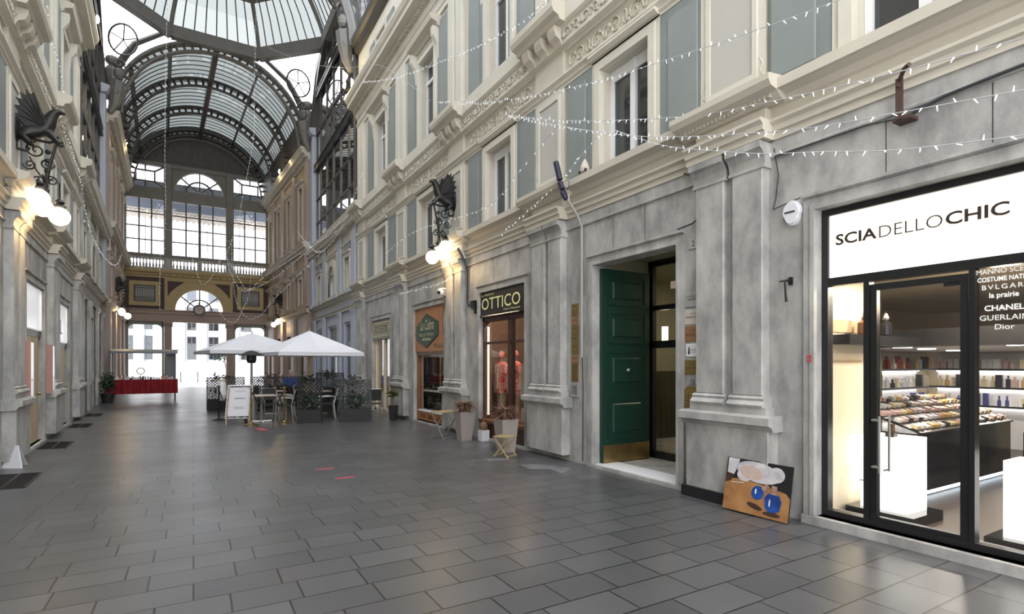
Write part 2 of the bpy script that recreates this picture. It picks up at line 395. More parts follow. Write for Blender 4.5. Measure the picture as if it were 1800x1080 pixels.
def tall_window(T, c, k=1.0, z0=7.42, zt=9.75, hood=True):
    r = root(nm('window'), T(c, 0, z0), structure=True); a, b = c-.48*k, c+.48*k
    mb = MB(T)
    surr(mb, a, b, z0, zt, ((.05, .20), (.08, .12), (.055, .04)))
    mb.build('surround', 'creaml', r)
    if hood:
        mb = MB(T); mb.prof([(0, zt+.28), (.10, zt+.32), (.14, zt+.40), (.28, zt+.44), (.32, zt+.56), (0, zt+.60)], a-.36, b+.36)
        mb.box(a-.22, b+.22, 0, .06, zt+.2, zt+.28); mb.build('hood', 'cream', r)
        for q in (a-.3, b+.16):
            m2 = MB(T); m2.prof([(0, zt-.45), (.05, zt-.45), (.09, zt-.1), (.20, zt+.1), (.22, zt+.31), (0, zt+.31)], q, q+.14)
            m2.build('console', 'creaml', r)
    mb = MB(T); mb.frame(a, b, z0, zt, .06, -.22, -.16); mb.box(c-.04, c+.04, -.22, -.15, z0, zt); mb.box(a, b, -.22, -.15, zt-.55, zt-.47)
    mb.build('sash_frame', 'white', r)
    for p, q in ((a+.06, c-.04), (c+.04, b-.06)):
        MB(T).box(p, q, -.21, -.20, z0+.06, zt-.06).build('pane', 'winpane', r)
    shutter(T, a-.2-.66*k, a-.21, z0+.03, zt+.45, r, 1); shutter(T, b+.21, b+.2+.66*k, z0+.03, zt+.45, r, -1)
    return r

def attic_window(T, c, k=1.0):
    r = root(nm('window'), T(c, 0, 11.4), structure=True); a, b = c-.42*k, c+.42*k
    mb = MB(T)
    surr(mb, a, b, 11.3, 12.55, ((.05, .16), (.07, .07)))
    mb.build('surround', 'cream', r)
    mb = MB(T); mb.frame(a, b, 11.4, 12.55, .06, -.2, -.14); mb.box(c-.03, c+.03, -.2, -.13, 11.4, 12.55); mb.build('sash_frame', 'white', r)
    MB(T).box(a+.06, b-.06, -.19, -.18, 11.46, 12.49).build('pane', 'winpane', r)
    shutter(T, a-.18-.55*k, a-.18, 11.4, 12.65, r, 1); shutter(T, b+.18, b+.18+.55*k, 11.4, 12.65, r, -1)

def stone_pilasters(T, p, near=False, dark=True):
    mb = MB(T)
    # pedestal, cap, bases, shafts and capitals of the pair
    mb.cbox(p-.54, p+.55, 0, .17, .10, .90, .008)
    mb.prof([(0, .88), (.17, .88), (.20, .93), (.25, .95), (.25, 1.03), (.17, 1.05), (0, 1.05)], p-.60, p+.61)
    mb.prof([(0, 1.05), (.15, 1.05), (.15, 1.13), (0, 1.13)], p-.50, p+.51)
    for a, b in ((p-.44, p-.06), (p+.05, p+.45)):
        mb.prof([(0, 1.13), (.165, 1.13), (.185, 1.155), (.165, 1.18), (.14, 1.2), (.15, 1.225), (.12, 1.25), (0, 1.25)], a-.03, b+.03)
        mb.cbox(a, b, 0, .12, 1.25, 3.74, .012)
        mb.prof([(0, 3.70), (.135, 3.70), (.135, 3.73), (.12, 3.74), (.13, 3.82), (.17, 3.88), (.21, 3.90), (.21, 3.97), (0, 3.97)], a-.03, b+.03)
    mb.box(p-.06, p+.05, 0, .05, 1.13, 3.97)
    o = trim(mb, 'stone', label='pair of grey marble pilasters on a pedestal')
    if dark:
        mb = MB(T); mb.box(p-.59, p+.60, 0, .20, 0, .13); trim(mb, 'black_stone')

def facade(T, side, s0, s1, bays, axes, doors, kk, far=20.4):
    wr = root('wall_'+side, T(s0, 0, 0), structure=True)
    mb = MB(T); wall_blocks(mb, s0, s1, 0, 3.98, -.22, 0, doors); mb.build('stone_storey', 'stone2' if side == 'left' else 'stone', wr)
    ops = []
    for c in bays:
        k = kk(c); ops += [(c-.5*k, c+.5*k, 4.5, 6.04), (c-.48*k, c+.48*k, 7.42, 9.75), (c-.42*k, c+.42*k, 11.4, 12.55)]
    mb = MB(T); wall_blocks(mb, s0, s1, 3.98, 10.7, -.42, 0, ops); mb.build('painted_storeys', 'cream', wr)
    mb = MB(T); wall_blocks(mb, s0, s1, 10.7, 13.2, -.42, 0, ops); mb.build('attic_storey', 'creaml', wr)
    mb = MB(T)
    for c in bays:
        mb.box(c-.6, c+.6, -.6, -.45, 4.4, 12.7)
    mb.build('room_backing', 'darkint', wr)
    # stone band, cream architrave, sill cornice
    mb = MB(T); mb.prof([(0, 3.80), (.03, 3.80), (.035, 3.82), (.02, 3.84), (.02, 3.98), (0, 3.98)], s0, s1); trim(mb, 'stone')
    mb = MB(T)
    mb.prof([(0, 3.98), (.04, 3.98), (.04, 4.05), (.07, 4.06), (.07, 4.12), (.11, 4.15), (.11, 4.18), (0, 4.18)], s0, s1)
    mb.prof([(0, 4.32), (.03, 4.34), (.06, 4.40), (.15, 4.43), (.20, 4.43), (.20, 4.535), (0, 4.56)], s0, s1)
    for p in axes:
        mb.prof([(0, 3.98), (.20, 3.98), (.20, 4.05), (.23, 4.06), (.23, 4.12), (.27, 4.15), (.27, 4.18), (0, 4.18)], p-.52, p+.52)
        mb.box(p-.46, p+.46, 0, .10, 4.18, 4.34)
        mb.prof([(.06, 4.34), (.14, 4.36), (.20, 4.42), (.30, 4.44), (.34, 4.50), (.34, 4.56), (0, 4.60)], p-.66, p+.66)
        q = p-.58
        while q < p+.56: mb.box(q, q+.028, .08, .20, 4.375, 4.415); q += .055
    trim(mb, 'cream')
    # strips above the pilasters at mezzanine height
    for p in axes:
        mb = MB(T); mb.box(p-.43, p+.43, 0, .05, 4.56, 6.2); mb.frame(p-.34, p+.34, 4.72, 6.12, .06, .05, .075)
        for sg in (-1, 1):
            mb.tube([(p+sg*.385+a*sg, .055, 4.72+b) for a, b in spiral(0, 0, .055, 1.3, PI/2, 1, 12)], .008, 4)
            mb.tube([(p+sg*.37, .055, 4.78), (p+sg*.40, .055, 4.86), (p+sg*.36, .055, 4.95)], [.009, .008, .003], 4)
        trim(mb, 'creaml')
        mb = MB(T); mb.box(p-.27, p+.27, .045, .056, 4.79, 6.05); trim(mb, 'greyp')
    # mouldings over the mezzanine and the ornamental bands
    mb = MB(T)
    mb.prof([(0, 6.2), (.05, 6.2), (.05, 6.24), (.08, 6.26), (.08, 6.30), (.13, 6.34), (.13, 6.37), (0, 6.37)], s0, s1)
    mb.prof([(0, 6.80), (.03, 6.80), (.05, 6.83), (.14, 6.85), (.14, 7.10), (.17, 7.12), (.20, 7.16), (.20, 7.43), (0, 7.46)], s0, s1)
    mb.prof([(0, 10.35), (.05, 10.35), (.05, 10.45), (.09, 10.5), (.09, 10.55), (0, 10.55)], s0, s1)
    trim(mb, 'creaml')
    mb = MB(T)
    e = [s0]+[v for p in axes for v in (p-.45, p+.45)]+[s1]
    for a, b in zip(e[::2], e[1::2]):
        relief(mb, a+.1, b-.1, 6.58, .34, .012); relief(mb, a+.05, b-.05, 6.975, .2, .15, .24, .012)
    trim(mb, 'ornam')
    for p in axes:
        mb = MB(T); mb.box(p-.42, p+.42, 0, .06, 6.37, 6.85)
        mb.prof([(0, 7.12), (.30, 7.14), (.33, 7.20), (.42, 7.23), (.45, 7.30), (.45, 7.40), (0, 7.50)], p-.66, p+.66)
        for q in (p-.5, p-.1, p+.3):
            mb.prof([(.05, 6.86), (.14, 6.84), (.18, 6.92), (.26, 6.96), (.30, 7.05), (.30, 7.13), (.05, 7.13)], q, q+.2)
            mb.tube([(q+.1, .17+a, 6.98+b) for a, b in spiral(0, 0, .05, 1, 0, 1, 8)], .012, 4)
        trim(mb, 'cream')
        mb = MB(T)
        for a, b in ((p-.40, p-.04), (p+.04, p+.40)):
            mb.cbox(a, b, 0, .09, 7.46, 10.35, .02)
        trim(mb, 'creaml')
    # main cornice
    mb = MB(T)
    mb.prof([(0, 10.6), (.05, 10.62), (.05, 10.74), (.09, 10.78), (.12, 10.95), (.12, 11.05), (.42, 11.10), (.42, 11.22), (.47, 11.27), (.52, 11.38), (.52, 11.46), (0, 11.54)], s0, s1)
    q = s0
    while q < s1-.05: mb.box(q, q+.06, .11, .22, 10.97, 11.08); q += .12
    trim(mb, 'cream')
    for c in bays:
        k = kk(c); mezz_window(T, c, k); tall_window(T, c, k); attic_window(T, c, k)

def joints(T, segs, z1=3.79):
    mb = MB(T)
    for a, z0 in segs: mb.box(a-.004, a+.004, -.01, .0012, z0, z1)
    for a, b, z in ((3.5, 3.52, 1.9),): pass
    trim(mb, 'cabled', label='joints between the marble slabs')
KK = {-1.5: 1, 2.2: 1, 5.83: 1, 9.5: 1.03, 13.4: 1.10, 17.45: 1.14}
kkf = lambda c: KK.get(c, 1)
doorsR = [(1.33, 3.07, .09, 3.13), (4.86, 6.53, .05, 3.12), (8.52, 10.37, .05, 3.12), (12.27, 14.37, .05, 3.10), (16.5, 18.45, .03, 3.06)]
facade(TR, 'right', -3.2, 20.4, BAYS, AXES, doorsR, kkf)
for p in AXES: stone_pilasters(TR, p, dark=p < 5)
BL = [9.5, 13.5, 17.45]; AL = [7.7, 11.55, 15.5, 19.85]
doorsL = [(12.6, 14.5, .05, 3.12), (16.6, 18.3, .05, 3.10)]
facade(TL, 'left', -3.2, 20.4, BL, AL, doorsL, lambda c: 1.08)
for p in AL: stone_pilasters(TL, p, dark=False)
# stone surrounds of the ground floor openings
def surround(T, d, m='stone'):
    a, b, z0, z1 = d; mb = MB(T)
    surr(mb, a, b, z0, z1, ((.035, .12), (.05, .05)), 0.001)
    mb.prof([(0, z1+.11), (.07, z1+.14), (.07, z1+.17), (0, z1+.17)], a-.13, b+.13)
    trim(mb, m)
for d in doorsR: surround(TR, d)
for d in doorsL: surround(TL, d, 'stone2')
joints(TR, [(1.7, 3.3), (2.45, 3.3), (5.45, 3.3), (6.1, 3.3), (9.1, 3.3), (9.8, 3.3), (12.9, 3.3), (13.7, 3.3), (17.1, 3.3), (17.9, 3.3)])
joints(TL, [(13.2, 3.3), (13.9, 3.3), (17.2, 3.3), (17.8, 3.3)])
# marble thresholds
for T, d in [(TR, d) for d in doorsR]+[(TL, d) for d in doorsL]:
    mb = MB(T); h = d[2]; mb.box(d[0]-.13, d[1]+.13, -.45, .06, 0, h-.004); trim(mb, 'stone')

# ================================================================ CROSSING
def crossing(T, side, far_n=.15, gm='blue_paint'):
    wr = root('wall_'+side, T(20.4, 0, 0), structure=True)
    doors = [(21.45, 22.75, .02, 3.3), (23.95, 25.85, .02, 3.3), (27.05, 28.35, .02, 3.3)]
    mb = MB(T); wall_blocks(mb, 20.4, 29.4, 0, 4.15, -.4, -.02, doors); mb.build('ground_storey', gm, wr)
    wins = [(21.7, 22.5, 4.62, 5.9), (27.3, 28.1, 4.62, 5.9)]
    mb = MB(T); wall_blocks(mb, 20.4, 29.4, 4.15, 7.3, -.4, -.02, wins+[(24.45, 25.35, 4.62, 5.6)]); mb.build('painted_storey', 'creaml', wr)
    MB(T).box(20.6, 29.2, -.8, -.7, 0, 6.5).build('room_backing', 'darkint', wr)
    mb = MB(T)
    mb.prof([(0, 3.75), (.05, 3.75), (.05, 3.82), (.10, 3.88), (0, 3.9)], 20.4, 29.4)
    mb.prof([(0, 4.25), (.05, 4.27), (.15, 4.36), (.22, 4.40), (.22, 4.50), (-.02, 4.54)], 20.4, 29.4)
    mb.prof([(0, 6.45), (.05, 6.45), (.07, 6.52), (0, 6.52)], 20.4, 29.4)
    mb.prof([(0, 6.95), (.06, 6.95), (.06, 7.02), (.10, 7.04), (.34, 7.15), (.36, 7.25), (.40, 7.38), (-.3, 7.42)], 20.4, 29.4)
    q = 20.45
    while q < 29.3: mb.box(q, q+.10, .08, .26, 7.0, 7.12); q += .2
    trim(mb, 'creaml')
    for p in (21.0, 23.35, 26.45, 28.8):
        mb = MB(T); mb.cbox(p-.34, p+.34, 0, .10, 0, .9, .01); mb.prof([(0, .88), (.14, .9), (.14, 1.0), (0, 1.02)], p-.37, p+.37)
        for a, b in ((p-.28, p-.03), (p+.03, p+.28)):
            mb.cbox(a, b, 0, .08, 1.0, 3.6, .01); mb.prof([(0, 3.55), (.09, 3.55), (.13, 3.68), (.13, 3.76), (0, 3.76)], a-.02, b+.02)
        mb.box(p-.3, p+.3, 0, .06, 4.5, 6.95); mb.box(p-.34, p+.34, -.02, .26, 4.36, 4.53)
        trim(mb, gm)
    for i, (a, b, z0, z1) in enumerate(doors):
        r = root(nm('door'), T((a+b)/2, -.2, z0), structure=True)
        mb = MB(T); mb.frame(a, b, z0, z1, .09, -.2, -.08); mb.box(a, b, -.2, -.1, 2.35, 2.5); mb.build('door_frame', 'blue_paint', r)
        MB(T).box(a+.09, b-.09, -.18, -.14, 2.5, z1-.09).build('fascia', 'shut', r)
        MB(T).box(a+.09, b-.09, -.17, -.15, z0+.09, 2.35).build('pane', 'winpane', r)
    for a, b, z0, z1 in wins:
        r = root(nm('window'), T((a+b)/2, 0, z0), structure=True)
        mb = MB(T); 
        mb.box(a-.15, a, 0, .05, z0, z1+.13); mb.box(b, b+.15, 0, .05, z0, z1+.13); mb.box(a, b, 0, .05, z1, z1+.13)
        mb.prof([(0, z1+.13), (.1, z1+.18), (.12, z1+.24), (0, z1+.26)], a-.2, b+.2); mb.build('surround', 'creaml', r)
        mb = MB(T); mb.frame(a, b, z0, z1, .05, -.2, -.15); mb.box((a+b)/2-.025, (a+b)/2+.025, -.2, -.14, z0, z1); mb.build('sash_frame', 'white', r)
        MB(T).box(a+.05, b-.05, -.19, -.18, z0+.05, z1-.05).build('pane', 'winpane', r)
        mb = MB(T); mb.box(a-.05, b+.05, .0, .03, z1+.30, z1+.52); mb.build('panel', 'shut', r)
    # arched window with its moulded archivolts
    r = root(nm('window'), T(24.9, 0, 4.6), structure=True); mb = MB(T)
    for rr, n1 in ((.95, .04), (.82, .07)):
        O = [(24.9-rr, 4.55)]+arc(24.9, 5.35, rr, 180, 0, 16)+[(24.9+rr, 4.55)]; I = [(24.9-.62, 4.55)]+arc(24.9, 5.35, .62, 180, 0, 16)+[(24.9+.62, 4.55)]
        mb.ring(O, I, -.02, n1, True)
    mb.frame(23.8, 26.0, 4.55, 6.42, .07, -.02, .05); mb.build('archivolt', 'creaml', r)
    mb = MB(T); mb.ring([(24.45, 4.6)]+arc(24.9, 5.2, .45, 180, 0, 12)+[(25.35, 4.6)], [(24.52, 4.6)]+arc(24.9, 5.2, .38, 180, 0, 12)+[(25.28, 4.6)], -.15, -.05, True)
    mb.box(24.87, 24.93, -.15, -.06, 4.6, 5.6); mb.build('sash_frame', 'white', r)
    MB(T).box(24.5, 25.3, -.14, -.13, 4.62, 5.55).build('pane', 'winpane', r)
    mb = MB(T); mb.poly([(24.3, 4.55), (24.44, 4.55), (24.44, 5.2), (24.6, 5.6), (24.5, 5.85), (24.33, 5.5)], .0, .012); mb.poly([(25.5, 4.55), (25.36, 4.55), (25.36, 5.2), (25.2, 5.6), (25.3, 5.85), (25.47, 5.5)], .0, .012)
    mb.build('niche_strip', 'shut', r)  # flat grey-green strips either side of the arched sash
    # great glazed wall under the steel arch
    cz, RR, cs = 12.6, 4.15, 24.9
    top = lambda s: cz+math.sqrt(max(0, RR*RR-(s-cs)**2))
    r = root(nm('window'), T(cs, 0, 7.4), structure=True)
    mb = MB(T); O = [(cs-RR-.32, 7.4)]+arc(cs, cz, RR+.32, 180, 0, 28)+[(cs+RR+.32, 7.4)]; I = [(cs-RR, 7.4)]+arc(cs, cz, RR, 180, 0, 28)+[(cs+RR, 7.4)]
    mb.ring(O, I, -.25, .10, True)
    mb.build('arch_frame', 'steel', r)
    mb = MB(T)
    # spandrels behind the arch, up to the ring
    for sg in (-1, 1):
        pts = [(cs+sg*(RR+.35), cz)]+[(cs+sg*(RR+.3)*math.cos(R_(t)), cz+(RR+.3)*math.sin(R_(t))) for t in range(10, 91, 10)]+[(cs, 17.2), (cs+sg*4.5, 17.2)]
        mb.poly(pts, -.3, -.1)
    mb.build('spandrel', 'steel2', r)
    mb = MB(T)
    for s in (21.2, 22.1, 23.5, 24.9, 26.3, 27.7, 28.6):
        mb.box(s-.024, s+.024, -.08, -.03, 7.4, top(s))
    for z in (8.7, 9.9, 13.2, 15.9):
        hw = RR if z < cz else math.sqrt(max(0, RR*RR-(z-cz)**2))
        mb.box(cs-hw, cs+hw, -.08, -.03, z-.022, z+.022)
    mb.build('glazing_bars', 'steel', r)
    mb = MB(T)
    for z in (11.35, 14.9):
        hw = RR if z < cz else math.sqrt(RR*RR-(z+.35-cz)**2)
        mb.box(cs-hw, cs+hw, -.02, .08, z, z+.05); mb.box(cs-hw, cs+hw, -.02, .08, z+.30, z+.34)
        q = cs-hw
        while q < cs+hw-.05: mb.box(q, q+.05, .02, .06, z+.05, z+.32); q += .12
    mb.build('railing', 'black', r)
    mb = MB(T)
    P = [(cs-RR, 7.4)]+arc(cs, cz, RR, 180, 0, 24)+[(cs+RR, 7.4)]
    mb.poly(P, -.09, -.08); mb.build('panes', 'wall_glass', r)
    mb = MB(T); mb.box(20.5, 29.3, -1.6, -1.5, 7.2, 17.3); mb.box(20.5, 29.3, -1.5, -.35, 17.1, 17.2); mb.build('reflection_backing', 'blue_paint', r)  # added blue sheet paints a reflection into the panes; top slab blocks sky
    # pale corner pilaster and its upper consoles
    mb = MB(T); mb.cbox(28.75, 29.4, -.2, far_n, 4.55, 13.2, .03); mb.prof([(0, 13.2), (.2, 13.25), (.3, 13.45), (.3, 13.55), (0, 13.6)], 28.6, 29.5)
    trim(mb, 'blue_paint')
crossing(TR, 'right'); crossing(TL, 'left', gm='stone2')

# ================================================================ FAR WING
def far_wing(T, side, L):
    wr = root('wall_'+side, T(0, 0, 0), structure=True)
    cs = [1.9, 4.8, 7.7, 10.4]; ops = [(c-.4, c+.4, 8.5, 11.2) for c in cs]+[(c-.35, c+.35, 4.9, 6.2) for c in cs]+[(c-.7, c+.7, .02, 3.2) for c in cs]
    mb = MB(T); wall_blocks(mb, 0, L, 0, 4.2, -.4, 0, ops); mb.build('ground_storey', 'pinkish', wr)
    mb = MB(T); wall_blocks(mb, 0, L, 4.2, 13, -.4, 0, ops); mb.build('painted_storeys', 'brown', wr)
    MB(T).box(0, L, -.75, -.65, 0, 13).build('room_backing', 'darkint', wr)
    for z, n, d in ((12.2, .5, .6), (7.4, .4, .5), (6.5, .2, .2), (4.15, .2, .3)):
        mb = MB(T); mb.prof([(0, z), (n*.15, z), (n*.2, z+d*.3), (n*.6, z+d*.45), (n*.8, z+d*.5), (n*.85, z+d*.75), (n, z+d*.9), (n, z+d), (0, z+d+.03)], -.05, L)
        q = 0
        while z > 7 and q < L: mb.box(q, q+.09, n*.2, n*.55, z+d*.25, z+d*.42); q += .2
        trim(mb, 'cream')
    for p in (.35, 3.35, 6.25, 9.05):
        mb = MB(T); mb.cbox(p-.3, p+.3, 0, .12, 4.6, 12.2, .02); mb.cbox(p-.36, p+.36, 0, .16, 0, 4.15, .02); mb.box(p-.42, p+.42, 0, .2, 0, 1.0); trim(mb, 'pinkish')
    for c in cs:
        for a, b, z0, z1 in ((c-.4, c+.4, 8.5, 11.2), (c-.35, c+.35, 4.9, 6.2)):
            r = root(nm('window'), T(c, 0, z0), structure=True); mb = MB(T)
            mb.box(a-.16, a, 0, .07, z0-.1, z1+.15); mb.box(b, b+.16, 0, .07, z0-.1, z1+.15); mb.box(a, b, 0, .07, z1, z1+.15)
            mb.prof([(0, z1+.15), (.15, z1+.22), (.2, z1+.34), (0, z1+.38)], a-.25, b+.25); mb.build('surround', 'cream', r)
            mb = MB(T); mb.frame(a, b, z0, z1, .05, -.2, -.15); mb.box(c-.03, c+.03, -.2, -.14, z0, z1); mb.build('sash_frame', 'white', r)
            MB(T).box(a+.05, b-.05, -.19, -.18, z0+.05, z1-.05).build('pane', 'winpane', r)
            if z0 < 6:
                MB(T).box(a-.65, a-.2, .01, .03, z0, z1).build('rose_panel', 'rosepanel', r)
        r = root(nm('door'), T(c, 0, 0), structure=True)
        mb = MB(T); mb.frame(c-.7, c+.7, .02, 3.2, .08, -.3, -.2); mb.box(c-.7, c+.7, -.3, -.2, 2.3, 2.4); mb.build('door_frame', 'steel', r)
        MB(T).box(c-.62, c+.62, -.27, -.25, .1, 3.12).build('pane', 'winpane', r)
far_wing(TF, 'right', 11.82); far_wing(TG, 'left', 11.8)

# ================================================================ END WALL
def end_wall():
    T = TE; wr = root('wall_end', (0.35, 41.2, 0), structure=True)
    X0, X1 = -3.95, 4.75; C = .35
    cols = [(-1.64, -1.18), (1.89, 2.36)]
    bays = [(-3.61, -1.64), (-1.18, 1.89), (2.36, 4.36)]
    # stone columns, plinths, capitals
    for a, b in [(X0, -3.61)]+cols+[(4.36, X1)]:
        mb = MB(T); mb.cbox(a+.02, b-.02, -.25, .18, .9, 4.1, .02); mb.cbox(a-.05, b+.05, -.3, .26, 0, .85, .02); mb.box(a, b, -.27, .22, .85, .95)
        mb.prof([(-.27, 4.0), (.2, 4.0), (.24, 4.1), (.28, 4.2), (.28, 4.3), (-.27, 4.3)], a-.03, b+.03)
        trim(mb, 'pinkish', label='pink granite pier of the end wall')
    mb = MB(T); mb.prof([(-.3, 4.3), (.2, 4.3), (.2, 4.75), (.25, 4.8), (.25, 4.95), (.30, 5.02), (.30, 5.08), (-.3, 5.08)], X0, X1); mb.build('granite_beam', 'pinkish', wr)
    # maroon storey with fanlight
    mb = MB(T); sp = [(-1.18, 1.89, 5.08, 5.1)]
    mb.box(X0, -1.6, -.3, .02, 5.08, 7.1); mb.box(2.3, X1, -.3, .02, 5.08, 7.1)
    mb.build('maroon_panels', 'maroon', wr)
    mb = MB(T); R1 = 1.36
    for sg in (-1, 1):
        pts = [(C+sg*1.95, 5.08), (C+sg*1.95, 7.1), (C, 7.1)]+[(C+sg*R1*math.sin(R_(t)), 5.12+R1*math.cos(R_(t))) for t in range(0, 91, 6)]+[(C+sg*R1, 5.08)]
        mb.poly(pts, -.3, .05)
    mb.ring([(C-1.62, 5.08)]+arc(C, 5.12, 1.62, 180, 0, 24)+[(C+1.62, 5.08)], [(C-R1, 5.08)]+arc(C, 5.12, R1, 180, 0, 24)+[(C+R1, 5.08)], .04, .12, True)
    mb.frame(C-1.95, C+1.95, 5.08, 7.1, .14, .04, .10, bottom=False)
    mb.build('ochre_archivolt', 'ochre', wr)
    mb = MB(T)
    for sg in (-1, 1):
        mb.poly([(C+sg*1.78, 6.93), (C+sg*1.78, 5.95), (C+sg*1.62, 6.22), (C+sg*1.3, 6.58), (C+sg*.85, 6.93)], .05, .062)
    mb.build('spandrel_panels', 'maroon', wr)
    for c in (-2.65, 3.38):
        r = root(nm('window'), T(c, 0, 5.4), structure=True)
        mb = MB(T); mb.frame(c-.82, c+.82, 5.3, 6.85, .26, .02, .09); mb.box(c-.6, c+.6, .02, .045, 5.55, 6.6); mb.build('surround', 'ochre', r)
        mb = MB(T); mb.frame(c-.56, c+.56, 5.55, 6.6, .05, .045, .10)
        for i in range(9): mb.box(c-.5+i*.125-.008, c-.5+i*.125+.008, .06, .08, 5.6, 6.55)
        for z in (5.7, 5.82, 6.42): mb.box(c-.52, c+.52, .06, .08, z-.012, z+.012)
        mb.build('grille', 'iron', r)
        MB(T).box(c-.5, c-.03, .046, .052, 5.6, 6.55).build('pane', 'lace', r); MB(T).box(c+.03, c+.5, .046, .052, 5.6, 6.55).build('pane', 'lace', r)
    r = root(nm('window'), T(C, 0, 5.1), structure=True); mb = MB(T)
    mb.ring(arc(C, 5.12, .74, 180, 0, 16), arc(C, 5.12, .66, 180, 0, 16), -.12, -.06, True)
    for t in (40, 90, 140): mb.bar((C+.3*math.cos(R_(t)), -.09, 5.12+.3*math.sin(R_(t))), (C+R1*math.cos(R_(t)), -.09, 5.12+R1*math.sin(R_(t))), .09, .08)
    mb.build('glazing_bars', 'steel', r)
    mb = MB(T); mb.poly(arc(C, 5.12, R1, 180, 0, 20), -.1, -.095); mb.build('pane', 'clear_glass', r)
    # ochre cornice and balustrade
    mb = MB(T); mb.prof([(-.3, 7.1), (.08, 7.1), (.1, 7.2), (.18, 7.28), (.2, 7.38), (.34, 7.42), (.38, 7.55), (.38, 7.62), (-.3, 7.62)], X0, X1)
    q = C-1.9
    while q < C+1.9: mb.box(q, q+.14, .1, .30, 7.24, 7.38); q += .36
    mb.build('ochre_cornice', 'ochre', wr)
    bal = root('trim_balustrade', T(C, .2, 7.62), structure=True)
    mb = MB(T); mb.box(X0, X1, .1, .34, 7.62, 7.74); mb.box(X0, X1, .08, .36, 8.24, 8.36)
    for p in (X0+.1, -1.41, C, 2.12, X1-.1): mb.box(p-.14, p+.14, .1, .34, 7.74, 8.24)
    mb.build('balustrade_rails', 'stone', bal)
    for a, b in ((X0+.3, -1.6), (-1.2, C-.2), (C+.2, 1.9), (2.32, X1-.3)):
        n = int((b-a)/.17)
        for i in range(n):
            m2 = MB(T); m2.lathe([(.035, 7.74), (.06, 7.80), (.062, 7.88), (.028, 8.05), (.03, 8.16), (.045, 8.24)], (a+(i+.5)*(b-a)/n, .22, 0), 8)
            m2.build('baluster', 'stone', bal, smooth=True)
    # steel window frames
    mb = MB(T)
    for a, b in [(X0, -3.61)]+cols+[(4.36, X1)]: mb.cbox(a, b, -.25, .12, 7.6, 14.5, .03)
    for a, b in ((8.36, 8.62), (12.1, 12.85), (14.25, 14.5)): mb.box(X0, X1, -.2, .08, a, b)
    mb.build('steel_piers', 'steel2', wr)
    for (a, b), nn in zip(bays, (3, 4, 3)):
        r = root(nm('window'), T((a+b)/2, 0, 8.6), structure=True); mb = MB(T)
        for i in range(1, nn):
            s = a+(b-a)*i/nn; w = .075 if (nn == 4 and i == 2) else .04
            mb.box(s-w, s+w, -.1, .0, 8.62, 12.1)
        for z in (9.5, 10.35, 11.2): mb.box(a, b, -.08, -.02, z-.035, z+.035)
        for i in range(nn*3):
            s = a+(b-a)*(i+.5)/(nn*3); mb.ring([(s+(b-a)/(nn*6)*math.cos(R_(t)), 11.32+.12*math.sin(R_(t))) for t in range(0, 181, 30)], [(s+(b-a)/(nn*6)*.8*math.cos(R_(t)), 11.32+.09*math.sin(R_(t))) for t in range(0, 181, 30)], -.07, -.04, True)
        mb.build('glazing_bars', 'steel', r); MB(T).box(a, b, -.06, -.055, 8.6, 12.1).build('pane', 'clear_glass', r)
    for a, b in (bays[0], bays[2]):
        r = root(nm('window'), T((a+b)/2, 0, 12.85), structure=True); mb = MB(T); m = (a+b)/2; z0, z1 = 12.85, 14.25; w = .5; zm = (z0+z1)/2
        P = [(m-w, zm-.35), (m+w, zm-.35), (m+w, zm+.35), (m-w, zm+.35)]; Q = [(a, z0), (b, z0), (b, z1), (a, z1)]
        for i in range(4):
            p, q = P[i], P[(i+1) % 4]; mb.bar((p[0], -.06, p[1]), (q[0], -.06, q[1]), .09, .09); mb.bar((p[0], -.06, p[1]), (Q[i][0], -.06, Q[i][1]), .09, .09)
        mb.bar((m, -.06, z0), (m, -.06, zm-.35), .08, .08); mb.bar((m, -.06, z1), (m, -.06, zm+.35), .08, .08)
        mb.build('glazing_bars', 'steel', r); MB(T).box(a, b, -.08, -.075, z0, z1).build('pane', 'clear_glass', r)
    # central half-round window
    r = root(nm('window'), T(C, 0, 12.85), structure=True); mb = MB(T); rr = 1.38
    for sg in (-1, 1):
        pts = [(C+sg*1.56, 12.8), (C+sg*1.56, 14.3), (C, 14.3)]+[(C+sg*rr*math.sin(R_(t)), 12.8+rr*math.cos(R_(t))) for t in range(0, 91, 6)]
        mb.poly(pts, -.2, .02)
    mb.ring(arc(C, 12.8, 1.5, 180, 0, 24), arc(C, 12.8, rr, 180, 0, 24), .0, .07, True); mb.build('surround', 'steel2', r)
    mb = MB(T); mb.ring(arc(C, 12.85, .80, 180, 0, 18), arc(C, 12.85, .70, 180, 0, 18), -.09, -.03, True)
    for t in (40, 90, 140): mb.bar((C+.12*math.cos(R_(t)), -.06, 12.85+.12*math.sin(R_(t))), (C+rr*math.cos(R_(t)), -.06, 12.85+rr*math.sin(R_(t))), .09, .08)
    mb.build('glazing_bars', 'steel', r)
    mb = MB(T); mb.poly(arc(C, 12.85, rr, 180, 0, 20), -.08, -.075); mb.build('pane', 'clear_glass', r)
    # dark lunette with relief ornament
    mb = MB(T); mb.poly([(X0-.1, 14.5)]+arc(C+.05, 12.9, 4.35, 158, 22, 28)+[(X1+.1, 14.5)], -.2, -.02); mb.build('lunette', 'steel', wr)
    mb = MB(T); mb.ring(arc(C, 12.9, 3.55, 150, 30, 24), arc(C, 12.9, 3.45, 150, 30, 24), -.02, .04, True)
    random.seed(3)
